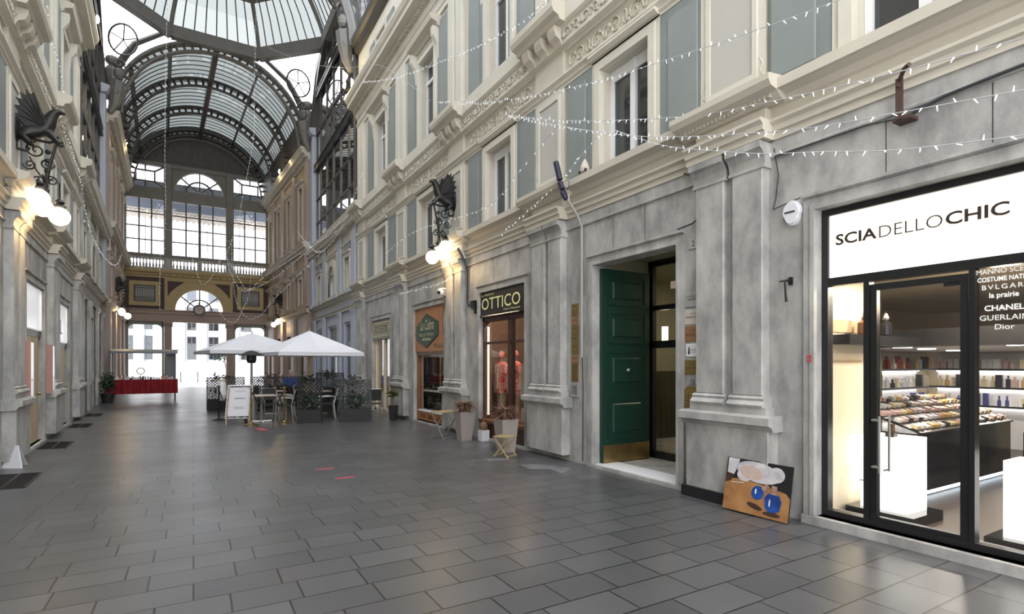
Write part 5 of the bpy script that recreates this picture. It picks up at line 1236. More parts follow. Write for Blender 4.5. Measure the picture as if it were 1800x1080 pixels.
# ================================================================ FLOOR ITEMS
def strewn(name, pts, m, lab, cat, z=.0015):
    mb = MB(); k = len(pts); mb.add([(x, y, .0005) for x, y in pts]+[(x, y, z) for x, y in pts], [tuple(range(k)), tuple(range(k, 2*k))]+[(i, (i+1) % k, (i+1) % k+k, i+k) for i in range(k)])
    return tag(mb.build(name, m), lab, cat)
strewn('white_scuff', [(4.45, 7.3), (4.75, 7.15), (4.95, 6.6), (4.6, 6.35), (4.68, 6.75), (4.4, 6.9)], 'chalk', 'smeared white scuff on the slabs before the left portal jamb', 'stain')
strewn('white_scuff', [(4.15, 8.0), (4.6, 7.9), (4.62, 7.75), (4.2, 7.82)], 'chalk', 'thin white scuff on the slabs behind the bigger one', 'stain')
for (x, y, lab) in ((1.71, 8.5, 'farther'), (1.82, 7.7, 'nearer')):
    strewn('red_tape', [(x-.12, y-.03), (x+.14, y-.03), (x+.14, y+.04), (x-.12, y+.04)], 'redtape', '%s of two short red tape strips on the open floor' % lab, 'tape')
strewn('red_tape', [(1.28, 14.8), (1.45, 14.75), (1.58, 14.1), (1.42, 14.15)], 'redtape', 'red tape strip on the floor beside the menu board', 'tape')
for i, (P, lab) in enumerate(((((-2.35, 9.25), (-1.88, 9.2), (-1.92, 10.3), (-2.4, 10.38)), 'nearest dark iron floor grate along the left wall'), (((-2.52, 13.2), (-2.08, 13.1), (-2.12, 14.1), (-2.57, 14.25)), 'dark iron floor grate before the nearer beige door'), (((-2.7, 17.2), (-2.27, 17.1), (-2.3, 18.1), (-2.74, 18.2)), 'dark iron floor grate before the farther beige door'), (((-2.85, 20.6), (-2.43, 20.5), (-2.48, 21.6), (-2.9, 21.7)), 'farthest dark iron floor grate along the left wall'))):
    g = root('floor_grate', (sum(p[0] for p in P)/4, sum(p[1] for p in P)/4, 0)); tag(g, lab, 'grate')
    mb = MB(); k = 4; mb.add([(x, y, .001) for x, y in P]+[(x, y, .004) for x, y in P], [(0, 1, 2, 3), (4, 5, 6, 7), (0, 1, 5, 4), (1, 2, 6, 5), (2, 3, 7, 6), (3, 0, 4, 7)]); mb.build('dark_pit', 'black', g)
    mb = MB(); a, b, c, d_ = [Vector((p[0], p[1], .006)) for p in P]
    for j in range(15):
        f = j/14; mb.bar(a.lerp(d_, f), b.lerp(c, f), .022, .008)
    for f in (0, .5, 1): mb.bar(a.lerp(b, f), d_.lerp(c, f), .03, .01)
    mb.build('bars', 'iron', g)
wsn = tag(root('folding_floor_sign', (-2.33, 11.0, 0)), 'small white folded card sign standing at the left wall', 'sign')
mb = MB(); mb.add([(-2.52, 11.05, 0), (-2.26, 10.9, 0), (-2.33, 11.0, .34), (-2.46, 11.08, .34), (-2.51, 11.06, 0), (-2.25, 10.92, 0), (-2.32, 11.02, .34), (-2.45, 11.1, .34)], [(0, 1, 2, 3), (4, 7, 6, 5), (0, 4, 5, 1), (1, 5, 6, 2), (2, 6, 7, 3), (3, 7, 4, 0)]); mb.build('front_panel', 'paper', wsn)
mb = MB(); mb.add([(-2.50, 11.35, 0), (-2.25, 11.22, 0), (-2.32, 11.03, .34), (-2.45, 11.11, .34), (-2.50, 11.36, 0), (-2.25, 11.23, 0), (-2.32, 11.04, .34), (-2.45, 11.12, .34)], [(0, 1, 2, 3), (4, 7, 6, 5), (0, 4, 5, 1), (1, 5, 6, 2), (2, 6, 7, 3), (3, 7, 4, 0)]); mb.build('rear_panel', 'paper', wsn)

def grass_planter(x, y, lab, h=.62, w0=.115, w1=.175):
    r = tag(root('grass_planter', (x, y, 0)), lab, 'planter')
    MB().lathe([(w0, 0), (w1, h), (w1-.03, h), (w1-.04, h-.04)], (x, y, 0), 4, sq=False).build('pot', 'taupe', r) if 0 else None
    mb = MB(); a, b = w0, w1
    mb.add([(x-a, y-a, 0), (x+a, y-a, 0), (x+a, y+a, 0), (x-a, y+a, 0), (x-b, y-b, h), (x+b, y-b, h), (x+b, y+b, h), (x-b, y+b, h), (x-b+.025, y-b+.025, h), (x+b-.025, y-b+.025, h), (x+b-.025, y+b-.025, h), (x-b+.025, y+b-.025, h), (x-b+.03, y-b+.03, h-.05), (x+b-.03, y-b+.03, h-.05), (x+b-.03, y+b-.03, h-.05), (x-b+.03, y+b-.03, h-.05)],
           [(0, 3, 2, 1)]+[(i, (i+1) % 4, (i+1) % 4+4, i+4) for i in range(4)]+[(i+4, (i+1) % 4+4, (i+1) % 4+8, i+8) for i in range(4)]+[(i+8, (i+1) % 4+8, (i+1) % 4+12, i+12) for i in range(4)]+[(12, 13, 14, 15)])
    mb.build('pot', 'taupe', r)
    mb = MB(); rnd = random.Random(int(x*100)); c = Vector((x, y, h-.05))
    for i in range(230):
        a = rnd.uniform(0, 2*PI); L = rnd.uniform(.24, .44); tip = Vector((math.cos(a), math.sin(a), rnd.uniform(-.15, 1.1))).normalized()
        p = c+Vector((math.cos(a), math.sin(a), 0))*rnd.uniform(0, .09); mid = p+Vector((math.cos(a)*.4, math.sin(a)*.4, 1)).normalized()*L*.5+Vector((0, 0, .03)); q = p+tip*L+Vector((0, 0, .04))
        sd = Vector((-math.sin(a), math.cos(a), 0))*.011
        mb.add([tuple(p-sd), tuple(p+sd), tuple(mid-sd), tuple(mid+sd), tuple(q)], [(0, 1, 3, 2), (2, 3, 4)])
    mb.build('grass_tuft', 'leafb', r)
grass_planter(4.90, 10.25, 'tall taupe planter with brown grass left of the OTTICO window', .60)
grass_planter(4.90, 8.50, 'tall taupe planter with brown grass right of the OTTICO window', .60, .12, .17)
def slatted(x, y, w_, d_, h, rz, lab, name, cat, legm, topm, n=5):
    r = tag(root(name, (x, y, 0), rz), lab, cat)
    for i in range(n):
        yy = -d_/2+d_*(i+.5)/n; MB().box(-w_/2, w_/2, yy-d_/n*.36, yy+d_/n*.36, h-.015, h).build('slat', topm, r, world=False)
    for sx in (-1, 1):
        X = sx*(w_/2-.03)
        MB().bar((X, -d_/2, 0), (X, d_/2-.02, h-.02), .022, .016).build('leg', legm, r, world=False); MB().bar((X-.02*sx, d_/2, 0), (X-.02*sx, -d_/2+.02, h-.02), .022, .016).build('leg', legm, r, world=False)
    for yy in (-d_/2+.01, d_/2-.01): MB().bar((-w_/2+.03, yy, .03), (w_/2-.03, yy, .03), .016, .012).build('stretcher', legm, r, world=False)
    return r
slatted(4.62, 8.05, .34, .30, .36, .5, 'small wooden folding stool in front of the right taupe planter', 'folding_stool', 'stool', 'oak', 'oak')
slatted(4.68, 10.75, .52, .40, .58, .35, 'folding table with pale yellow slats and thin metal legs left of the left taupe planter', 'folding_table', 'table', 'alu', 'oak', 6)
bg_ = tag(root('white_cube_pot', (5.22, 9.97, 0)), 'white cube pot holding a round brown ball at the OTTICO window', 'pot')
MB().cbox(5.12, 5.30, 9.88, 10.06, 0.0, .22, .01).build('cube_pot', 'paper', bg_); MB().ball((5.21, 9.97, .29), .085, 12, 8, (1, 1, 1.3)).build('brown_ball', 'leafb', bg_, smooth=True)
mb = MB(); [mb.tube([(5.21, 9.97, .38), (5.21+.05*math.cos(a), 9.97+.06*math.sin(a), .50), (5.21+.08*math.cos(a), 9.97+.1*math.sin(a), .60)], .006, 4) for a in (0, 1.2, 2.4, 3.6, 4.9)]; mb.build('dry_stem', 'leafb', bg_)

# ================================================================ GRIFFIN WALL LAMPS
def skin(name, pts, edges, radii, m, parent, T, base, sub=1):
    o0 = Vector((0, 0, 0)); p = parent
    while p is not None: o0 += p.location; p = p.parent
    me = bpy.data.meshes.new(name); me.from_pydata([tuple(Vector(T(base[0]+a, base[1]+b, base[2]+c))-o0) for a, b, c in pts], edges, [])
    o = bpy.data.objects.new(name, me); COL.objects.link(o); o.parent = parent
    md = o.modifiers.new('skin', 'SKIN'); md.use_smooth_shade = True
    for v, r in zip(me.skin_vertices[0].data, radii): v.radius = (r, r)
    me.skin_vertices[0].data[0].use_root = True
    sb = o.modifiers.new('sub', 'SUBSURF'); sb.levels = sub; sb.render_levels = sub
    me.materials.append(M[m]); return o
def griffin_lamp(T, s, z, lab, power):
    """s along the wall, z height of the wall plate"""
    r = tag(root('griffin_wall_lamp', T(s, .02, z)), lab, 'wall lamp', None); B = (s, 0, z)
    mb = MB(T); mb.ring([(s+.20*math.cos(t*PI/10), z+.30*math.sin(t*PI/10)) for t in range(20)], [(s+.01*math.cos(t*PI/10), z+.01*math.sin(t*PI/10)) for t in range(20)], .0, .04)
    mb.ball((s, .04, z), .2, 12, 8, (.8, .35, 1.2)); mb.build('wall_plate', 'iron', r)
    pts = [(0, .12, -.02), (0, .26, .02), (0, .40, .10), (0, .48, .24), (0, .52, .36), (0, .60, .42), (0, .68, .38),  # rump, chest, neck, head, beak
           (.07, .50, -.02), (.08, .60, -.14), (.08, .66, -.12), (-.07, .50, -.02), (-.08, .60, -.14), (-.08, .66, -.12),  # forelegs
           (.08, .16, -.14), (.09, .26, -.22), (-.08, .16, -.14), (-.09, .26, -.22), (0, .02, -.16), (0, .06, -.32), (0, .18, -.34), (0, .22, -.26)]  # hind legs, tail
    E = [(0, 1), (1, 2), (2, 3), (3, 4), (4, 5), (5, 6), (2, 7), (7, 8), (8, 9), (2, 10), (10, 11), (11, 12), (0, 13), (13, 14), (0, 15), (15, 16), (0, 17), (17, 18), (18, 19), (19, 20)]
    rad = [.13, .12, .125, .095, .08, .06, .015, .04, .03, .025, .04, .03, .025, .06, .03, .06, .03, .035, .028, .022, .03]
    skin('griffin_body', pts, E, rad, 'iron', r, T, B, 2)
    W = [(.44, .02), (.30, -.04), (.16, .06), (.05, .20), (.11, .22), (.05, .33), (.12, .34), (.08, .45), (.155, .44), (.13, .54), (.20, .51), (.20, .60), (.26, .54), (.29, .58), (.34, .44), (.40, .28), (.45, .14)]
    for sg in (-1, 1):
        TW = lambda a, b, c, sg=sg: T(s+sg*(.085+.16*max(c-z, 0)+a), b, c)
        mb = MB(lambda a, b, c: TW(b, a, c)); mb.poly([(n_, z+z_) for n_, z_ in W], -.012, .012)
        for n_, z_ in W[3::2]: mb.tube([(.40, .0, z+.10), ((.40+n_)/2, .0, z+.10+(z_-.10)*.55), (n_, .0, z+z_)], [.03, .026, .012], 5)
        mb.build('wing', 'iron', r)
    mb = MB(T)   # ears and crest
    mb.tube([(s+.03, .53, z+.42), (s+.05, .50, z+.50)], [.02, .004], 5); mb.tube([(s-.03, .53, z+.42), (s-.05, .50, z+.50)], [.02, .004], 5); mb.build('ears', 'iron', r)
    mb = MB(T)   # scrolled iron bracket and hanging stem
    mb.tube([(s, .10, z-.10), (s, .3, z-.13), (s, .46, z-.14), (s, .56, z-.10), (s, .58, z-.02)], .022, 6)
    for cx, cz, rr, a0, sg in ((.30, z-.30, .14, PI/2, 1), (.44, z-.50, .10, 0, -1), (.22, z-.55, .09, PI, 1), (.50, z-.78, .09, PI, -1), (.32, z-.82, .10, 0, 1)):
        mb.tube([(s, a, b) for a, b in spiral(cx, cz, rr, 1.5, a0, sg, 20)], .014, 5)
    mb.tube([(s, .56, z-.12), (s, .50, z-.4), (s, .44, z-.7), (s, .42, z-1.02)], [.02, .024, .03, .02], 6)
    for dz in (.30, .45, .62, .80, .95): mb.ball((s, .46-.03*dz, z-dz), .042, 8, 6)
    mb.tube([(s, .22, z-.42), (s, .3, z-.62), (s, .38, z-.75), (s, .43, z-.9)], .014, 5)
    mb.build('scroll_bracket', 'iron', r)
    G = [(.20, .36, -1.20), (-.20, .36, -1.14), (.0, .60, -1.36)]
    for a, b, c in G:
        mb = MB(T); mb.tube([(s, .43, z-.85), (s+a*.5, .43+(b-.43)*.5, z-.72), (s+a*1.05, b, z-.80), (s+a, b, z+c+.26)], .013, 5)
        mb.lathe([(.07, c+.15), (.095, c+.17), (.05, c+.21), (.075, c+.24), (.03, c+.29)], (s+a, b, z), 12); arm = mb.build('arm', 'iron', r)
        MB(T).ball((s+a, b, z+c), .15, 20, 14).build('glass_globe', 'globe', arm, smooth=True)
    if power:
        l = bpy.data.lights.new('lamp_glow', 'POINT'); l.energy = power; l.color = (1, .66, .30); l.shadow_soft_size = .15
        o = bpy.data.objects.new('lamp_glow', l); COL.objects.link(o); o.location = T(s-.05, .50, z-1.65)
    return r
griffin_lamp(TR, 11.65, 5.42, 'winged iron griffin lamp with three lit globes on the right wall above the shops', 24)
griffin_lamp(TL, 11.70, 5.45, 'winged iron griffin lamp with three lit globes on the near left wall', 24)
griffin_lamp(TG, 3.5, 5.35, 'distant griffin lamp on the far left wing wall before the market stall', 25)
griffin_lamp(TF, 6.3, 5.35, 'distant griffin lamp on the far right brown wing wall', 25)

def floodlight(T, s, n, z, lab, power, aim=(0, -.4, -.5)):
    r = tag(root('floodlight', T(s, n, z)), lab, 'floodlight')
    MB(T).cbox(s-.13, s+.13, n-.16, n+.02, z-.02, z+.20, .02).build('housing', 'black', r)
    mb = MB(T); mb.ball((s, n+.03, z+.09), .11, 12, 8, (1.2, .5, 1)); mb.build('lens', 'flood', r, smooth=True)
    MB(T).box(s-.03, s+.03, n-.2, n-.1, z-.45, z+.0).build('bracket', 'black', r)
    l = bpy.data.lights.new('flood_glow', 'POINT'); l.energy = power; l.color = (1, .74, .36); l.shadow_soft_size = .1
    o = bpy.data.objects.new('flood_glow', l); COL.objects.link(o); o.location = T(s, n+.25, z-.1)
floodlight(TR, 20.55, .45, 11.95, 'brilliant floodlight at the far end of the right main cornice', 90)
floodlight(TL, 20.4, .45, 11.95, 'brilliant floodlight at the far end of the left main cornice', 90)
floodlight(TG, 4.6, .45, 12.95, 'yellow floodlight on the left far wing cornice under the vault', 30)
floodlight(TF, 5.2, .45, 12.95, 'yellow floodlight on the right far wing cornice under the vault', 30)
floodlight(TF, 2.4, .3, 12.86, 'small white lamp on the near end of the right far wing cornice', 10)

# ================================================================ FAIRY LIGHT GARLANDS
bme = bpy.data.meshes.new('light_bulb'); q = MB().tube([(0, 0, .0), (0, 0, -.042)], [.0065, .003], 5); bme.from_pydata(q.v, [], q.f); bme.materials.append(M['bulb'])
def garland(pts, lab, step=.13, sub=8, m='cable', bulbs=True):
    P = [Vector(p) for p in pts]; C = []
    for i in range(len(P)-1):
        p0 = P[max(i-1, 0)]; p1 = P[i]; p2 = P[i+1]; p3 = P[min(i+2, len(P)-1)]
        for k in range(sub):
            t = k/sub; C.append(.5*((2*p1)+(p2-p0)*t+(2*p0-5*p1+4*p2-p3)*t*t+(3*p1-p0-3*p2+p3)*t**3))
    C.append(P[-1]); r = tag(root('fairy_light_string' if bulbs else 'suspension_wire', P[0]), lab, 'string lights' if bulbs else 'wire')
    MB().tube(C, .0045 if bulbs else .006, 4).build('cable', m, r)
    if not bulbs: return
    L = sum((b-a).length for a, b in zip(C, C[1:])); step = max(step, L/95); acc = 0; rnd = random.Random(int(L*1000))
    for a, b in zip(C, C[1:]):
        d = (b-a).length
        while acc < d:
            o = bpy.data.objects.new('light_bulb', bme); COL.objects.link(o); o.parent = r; o.location = a.lerp(b, acc/d)-P[0]
            o.rotation_euler = (rnd.uniform(-.9, .9), rnd.uniform(-.9, .9), 0) if rnd.random() < .8 else (PI+rnd.uniform(-.6, .6), 0, 0); acc += step*rnd.uniform(.7, 1.3)
        acc -= d
X = 5.05
garland([(X, 2.65, 4.9), (X, 3.25, 5.02), (X, 4.56, 5.32), (X, 6.86, 5.93), (X, 9.76, 6.92), (X, 12.03, 7.9)], 'uppermost near fairy light string, rising from the near windows to the second floor sills')
garland([(X, 1.4, 3.9), (X, 2.21, 4.03), (X, 3.42, 4.28), (X, 4.56, 4.58), (X, 6.86, 5.43), (X, 8.83, 6.31)], 'fairy light string crossing before the iron bracket up to the middle windows')
garland([(X, 1.4, 3.53), (X, 2.21, 3.69), (X, 2.85, 3.82), (X, 3.44, 3.98), (X, 4.59, 4.35), (X, 5.56, 4.73), (X, 6.86, 5.33), (X, 8.62, 6.2)], 'fairy light string crossing the marble band at the foot of the iron bracket')
garland([(X, 1.4, 3.21), (X, 2.21, 3.38), (X, 2.85, 3.58), (X, 3.44, 3.76), (X, 4.01, 3.98), (X, 4.83, 4.33), (X, 5.73, 4.86)], 'lowest near fairy light string, crossing just above the glowing perfume sign')
garland([(4.8, 6.9, 7.30), (4.8, 8.2, 7.5), (4.8, 10.6, 8.2), (4.8, 14.4, 9.5), (4.8, 17.8, 10.9)], 'fairy light string climbing across the second floor windows of the right wall')
garland([(X, 7.06, 5.45), (X, 8.03, 5.15), (X, 9.35, 4.75), (X, 11.15, 4.88), (X, 13.69, 5.12), (X, 16.15, 4.98)], 'fairy light string sagging along the mezzanine windows past the griffin lamp', .22)
garland([(X, 5.97, 4.95), (X, 6.43, 4.78), (X, 6.86, 4.59), (X, 7.33, 4.45), (X, 8.22, 4.22), (X, 9.01, 4.05)], 'short fairy light string dropping from the violet cable bundle along the cream frieze')
garland([(5.15, 11.47, 3.60), (5.15, 12.8, 3.56), (5.15, 15.24, 3.66)], 'short fairy light swag on the stone above the orange-brown board')
garland([(2.6, 24, 14.53), (4.0, 23, 13.8), (4.75, 20.0, 12.4), (4.85, 16, 10.6), (4.9, 12.1, 7.9)], 'bare wire running from the dome ring to the second floor sills', bulbs=False)
garland([(-.81, 24, 16.6), (-.86, 24, 14.32), (-.9, 24, 12.48), (-.92, 24, 9.28), (-.9, 24, 7.57), (-.95, 24, 5.65)], 'long fairy light string hanging straight down from the dome, left of the clock', .16)
garland([(-1.0, 24.2, 6.7), (-1.06, 24, 5.64), (-1.08, 24, 4.57), (-1.08, 24, 3.62)], 'short fairy light tail hanging lowest on the left before the market stall opening')
garland([(2.2, 24, 16.6), (2.12, 24, 13), (2.09, 24, 10.78), (1.76, 24, 8.66), (1.46, 24, 7.03), (1.1, 24, 5.86)], 'long fairy light string hanging from the dome, right of the clock', .16)
garland([(1.06, 24.1, 5.97), (1.4, 24.1, 5.32), (1.87, 24.1, 4.57), (2.28, 24.1, 4.94), (2.81, 24.1, 5.45), (4.9, 22, 6.9)], 'fairy light swag looping right of the clock up to the right wall')
garland([(1.1, 24.2, 6.5), (1.12, 23.9, 5.8), (1.3, 23.9, 5.1), (1.62, 23.9, 4.55), (2.0, 23.9, 4.6), (2.9, 22.5, 5.1), (4.7, 20.5, 6.9)], 'fairy light swag crossing low over the umbrellas to the right wall')
garland([(-.05, 24.3, 5.75), (.19, 24.3, 4.89), (.34, 24.3, 4.72), (.61, 24.3, 5.03), (.95, 24.25, 5.8), (1.1, 24.2, 6.5)], 'small fairy light swag hanging before the fanlight of the end wall')
garland([(.86, 24.5, 3.9), (1.0, 24.5, 3.5), (1.16, 24.5, 3.35), (1.46, 24.5, 3.3), (1.76, 24.5, 3.88), (1.97, 24.4, 4.6), (2.1, 24.2, 6.4)], 'small low fairy light swag above the left umbrella')
garland([(1.3, 24.2, 6.5), (1.5, 25.2, 4.4), (1.95, 25.2, 3.55), (2.5, 25.2, 3.7), (3.0, 25.2, 4.4), (5.2, 25.2, 6.9)], 'fairy light swag between the two umbrellas and the right glazed wall')
garland([(-2.45, 14.5, 6.9), (-2.48, 16.45, 6.64), (-2.55, 17.83, 6.5), (-2.62, 19.18, 5.93), (-2.75, 21.68, 5.61), (-2.80, 24.97, 5.51), (-2.75, 27.5, 5.7), (-2.7, 29, 6.4)], 'fairy light string draped along the left wall cornice', .11)
garland([(-2.29, 12.0, 9.2), (-2.29, 12.63, 8.16), (-2.33, 13.26, 7.87), (-2.38, 14.35, 7.72), (-2.4, 14.9, 7.4)], 'short fairy light string on the upper left cornice ledge')
garland([(4.6, 29.3, 8.4), (4.5, 26.5, 7.3), (4.6, 23.5, 6.3), (4.9, 21.0, 6.9), (5.0, 18.5, 8.2)], 'fairy light string sagging along the dentil cornice of the crossing')
garland([(-2.9, 24.2, 6.9), (0, 24.2, 6.6), (3.5, 24.2, 6.3), (4.9, 24.2, 6.2)], 'bare wire stretched level across the gallery carrying the light swags', bulbs=False)

# ================================================================ CAFE TERRACE
def umbrella(x, y, rim, apex, half, lab):
    r = tag(root('market_umbrella', (x, y, 0), 0), lab, 'umbrella')
    mb = MB(); k = 4; n = 8; a0 = R_(8)
    C = [Vector((x+half*1.414*math.cos(a0+PI/4+i*PI/2), y+half*1.414*math.sin(a0+PI/4+i*PI/2), rim)) for i in range(4)]
    A = Vector((x, y, apex)); G = []
    for i in range(4):
        p, q = C[i], C[(i+1) % 4]
        for j in range(n):
            row = []
            e = p.lerp(q, j/n)
            for t in range(6):
                f = t/5; v = A.lerp(e, f); sag = math.sin(PI*f)*.10*(1-abs(2*j/n-1)); row.append(tuple(v+Vector((0, 0, -sag+.0*math.sin(PI*f)))))
            G.append(row)
    N = len(G); vs = [v for row in G for v in row]; off = len(vs); vs += [(v[0], v[1], v[2]-.012) for v in vs]; fs = []
    for i in range(N):
        j = (i+1) % N
        for t in range(5): fs += [(i*6+t, i*6+t+1, j*6+t+1, j*6+t), (off+i*6+t, off+j*6+t, off+j*6+t+1, off+i*6+t+1)]
        fs.append((i*6+5, off+i*6+5, off+j*6+5, j*6+5))
    mb.add(vs, fs); cn_ = mb.build('canopy', 'canvas', r, smooth=False)
    mb = MB()
    for i in range(4):
        p, q = C[i], C[(i+1) % 4]; o = Vector((0, 0, -.10)); mb.add([tuple(p), tuple(q), tuple(q+o), tuple(p+o)], [(0, 1, 2, 3)])
    mb.build('valance', 'canvas', cn_)
    MB().tube([(x, y, .1), (x, y, apex-.01)], .024, 8).build('pole', 'oak', r)
    MB().lathe([(.015, 0), (.03, .03), (.01, .07)], (x, y, apex-.01), 8).build('finial', 'oak', r)
    for i in range(4): MB().bar(tuple(A-Vector((0, 0, .12))), tuple(C[i]-Vector((0, 0, .035))), .018, .025).build('rib', 'oak', r)
    for i in range(4): MB().bar((x, y, rim-.15), tuple(A.lerp(C[i], .55)-Vector((0, 0, .09))), .014, .018).build('strut', 'oak', r)
    MB().lathe([(.30, 0), (.30, .05), (.06, .08), (.04, .28)], (x, y, 0), 16).build('base', 'iron', r)
umbrella(1.72, 20.3, 2.02, 2.66, 1.52, 'white square cafe umbrella behind the menu board, left one of two')
umbrella(3.02, 17.15, 1.93, 2.60, 1.22, 'white square cafe umbrella, right one of two, nearest the wall')

def cafe_chair(x, y, rz, lab):
    r = tag(root('cafe_chair', (x, y, 0), rz), lab, 'chair', None)
    MB().cbox(-.21, .21, -.21, .21, .43, .455, .01).build('seat', 'rattan', r, world=False)
    mb = MB(lambda a, b, c: (a, .20+(c-.45)*.22, c)); mb.box(-.19, .19, -.01, .01, .55, .86); 
    m2 = MB(); m2.add([(-.19, .23, .54), (.19, .23, .54), (.19, .30, .86), (-.19, .30, .86), (-.19, .25, .54), (.19, .25, .54), (.19, .32, .86), (-.19, .32, .86)], [(0, 1, 2, 3), (4, 7, 6, 5), (0, 4, 5, 1), (1, 5, 6, 2), (2, 6, 7, 3), (3, 7, 4, 0)]); m2.build('backrest', 'rattan', r, world=False)
    for sx in (-1, 1):
        MB().tube([(sx*.22, -.20, 0), (sx*.215, -.19, .45)], .013, 6).build('leg', 'alu', r, world=False)
        MB().tube([(sx*.22, .26, 0), (sx*.21, .20, .44), (sx*.20, .245, .6), (sx*.20, .315, .88)], .013, 6).build('leg', 'alu', r, world=False)
        MB().tube([(sx*.22, -.19, .45), (sx*.25, -.19, .64), (sx*.25, .10, .66), (sx*.21, .26, .64)], .013, 6).build('armrest', 'alu', r, world=False)
    MB().tube([(-.20, .315, .88), (.20, .315, .88)], .013, 6).build('top_rail', 'alu', r, world=False)
    return r
def cafe_table(x, y, lab, w_=.33):
    r = tag(root('cafe_table', (x, y, 0)), lab, 'table')
    MB().box(x-w_, x+w_, y-w_, y+w_, .72, .745).build('tabletop', 'plate', r)
    MB().tube([(x, y, .03), (x, y, .72)], .03, 8).build('column', 'alu', r)
    mb = MB(); mb.bar((x-.25, y, .03), (x+.25, y, .03), .05, .03); mb.bar((x, y-.25, .03), (x, y+.25, .03), .05, .03); mb.build('foot', 'alu', r); return r
cafe_table(1.62, 16.3, 'pale square cafe table right beside the menu board')
cafe_table(3.45, 17.9, 'pale cafe table behind the trellis planters under the right umbrella')
cafe_table(2.2, 18.6, 'pale cafe table between the two umbrellas')
cafe_table(4.35, 16.3, 'pale cafe table right of the widest trellis planter, near the wall', .26)
for x, y, rz, lab in ((2.20, 16.15, -1.9, 'cafe chair pulled up to the table beside the menu board'), (1.95, 17.05, .1, 'cafe chair behind the table beside the menu board'), (2.45, 16.7, -1.5, 'cafe chair standing left of the narrow trellis planter'), (3.32, 16.25, -1.7, 'cafe chair between the two trellis planters'), (3.1, 18.55, .3, 'cafe chair behind the trellis planters facing the camera'), (4.1, 17.5, 1.7, 'cafe chair near the wall under the right umbrella'), (4.52, 15.62, 3.0, 'cafe chair beside the black potted plant'), (2.45, 17.75, 1.5, 'cafe chair in the shade under the right umbrella'), (1.75, 19.35, .2, 'cafe chair under the left umbrella')):
    cafe_chair(x, y, rz, lab)
def foliage(mb, c, R3, n, size, rnd):
    for i in range(n):
        d = Vector((rnd.gauss(0, 1), rnd.gauss(0, 1), rnd.gauss(0, 1))).normalized()*rnd.uniform(.3, 1)
        p = Vector(c)+Vector((d.x*R3[0], d.y*R3[1], d.z*R3[2])); a = Vector((rnd.gauss(0, 1), rnd.gauss(0, 1), rnd.gauss(0, 1))).normalized(); b = a.cross(d).normalized(); s_ = size*rnd.uniform(.6, 1.2)
        mb.add([tuple(p), tuple(p+a*s_*.5+b*s_*.3), tuple(p+a*s_), tuple(p+a*s_*.5-b*s_*.3)], [(0, 1, 2, 3)])
def trellis_planter(x, y, rz, L, h, lab, hb=.36, seed=1, leaf='leafd'):
    r = tag(root('trellis_planter', (x, y, 0), rz), lab, 'planter'); rnd = random.Random(seed)
    mb = MB(); mb.cbox(-L/2, L/2, -.14, .14, 0, hb, .01); mb.build('box', 'pot', r, world=False)
    mb = MB(); mb.box(-L/2, -L/2+.03, -.02, .02, hb, h); mb.box(L/2-.03, L/2, -.02, .02, hb, h); mb.box(-L/2, L/2, -.02, .02, h-.03, h); mb.box(-L/2, L/2, -.02, .02, (hb+h)/2-.015, (hb+h)/2+.015); mb.build('frame', 'black', r, world=False)
    mb = MB(); st = .095; H_ = h-hb; k = int((L+H_)/st)
    for i in range(-2, k):
        for sg in (-1, 1):
            # clip diagonal lines to the frame
            a0 = -L/2+i*st if sg > 0 else L/2-i*st
            pts = []
            for t in (0, H_):
                pts.append((a0-sg*t, hb+t) if True else None)
            (xa, za), (xb, zb) = pts
            def clip(xa, za, xb, zb):
                out = []
                for f in [0, 1]+[(e-xa)/(xb-xa) for e in (-L/2, L/2) if abs(xb-xa) > 1e-6]:
                    if -1e-6 <= f <= 1+1e-6:
                        xx = xa+(xb-xa)*f
                        if -L/2-1e-5 <= xx <= L/2+1e-5: out.append(f)
                return (min(out), max(out)) if len(out) > 1 else None
            c_ = clip(xa, za, xb, zb)
            if c_ and c_[1]-c_[0] > .02:
                p = (xa+(xb-xa)*c_[0], .004*sg, za+(zb-za)*c_[0]); q_ = (xa+(xb-xa)*c_[1], .004*sg, za+(zb-za)*c_[1]); mb.bar(p, q_, .010, .028)
    mb.build('lattice', 'black', r, world=False)
    mb = MB(); foliage(mb, (0, .04, hb+.22), (L/2-.06, .12, .30), 420, .11, rnd); foliage(mb, (-L*.1, .05, h-.05), (L/2-.12, .08, .18), 110, .10, rnd); mb.build('foliage', leaf, r, world=False)
    return r
trellis_planter(2.72, 15.35, -.35, .62, 1.22, 'narrow black trellis planter, nearest the middle of the terrace', seed=1)
trellis_planter(3.88, 15.1, -.28, .86, 1.16, 'wide black trellis planter, rightmost on the terrace', seed=2)
trellis_planter(3.95, 18.7, -.3, .9, 1.3, 'black trellis planter standing back near the wall behind the terrace', seed=3)
trellis_planter(2.75, 22.0, -.15, 1.9, 1.12, 'long planter with dark red foliage closing the back of the terrace, right one', seed=4, leaf='leafr')
trellis_planter(1.0, 21.8, .0, 1.2, 1.12, 'long planter with dark red foliage at the back left of the terrace', seed=5, leaf='leafr')
pp = tag(root('potted_plant', (4.88, 14.85, 0)), 'leafy plant in a tall black square pot by the cream shop window', 'plant')
mb = MB(); mb.lathe([(.11, 0), (.15, .42), (.13, .42), (.12, .38)], (4.88, 14.85, 0), 4); mb.build('pot', 'pot', pp)
mb = MB(); rnd = random.Random(9)
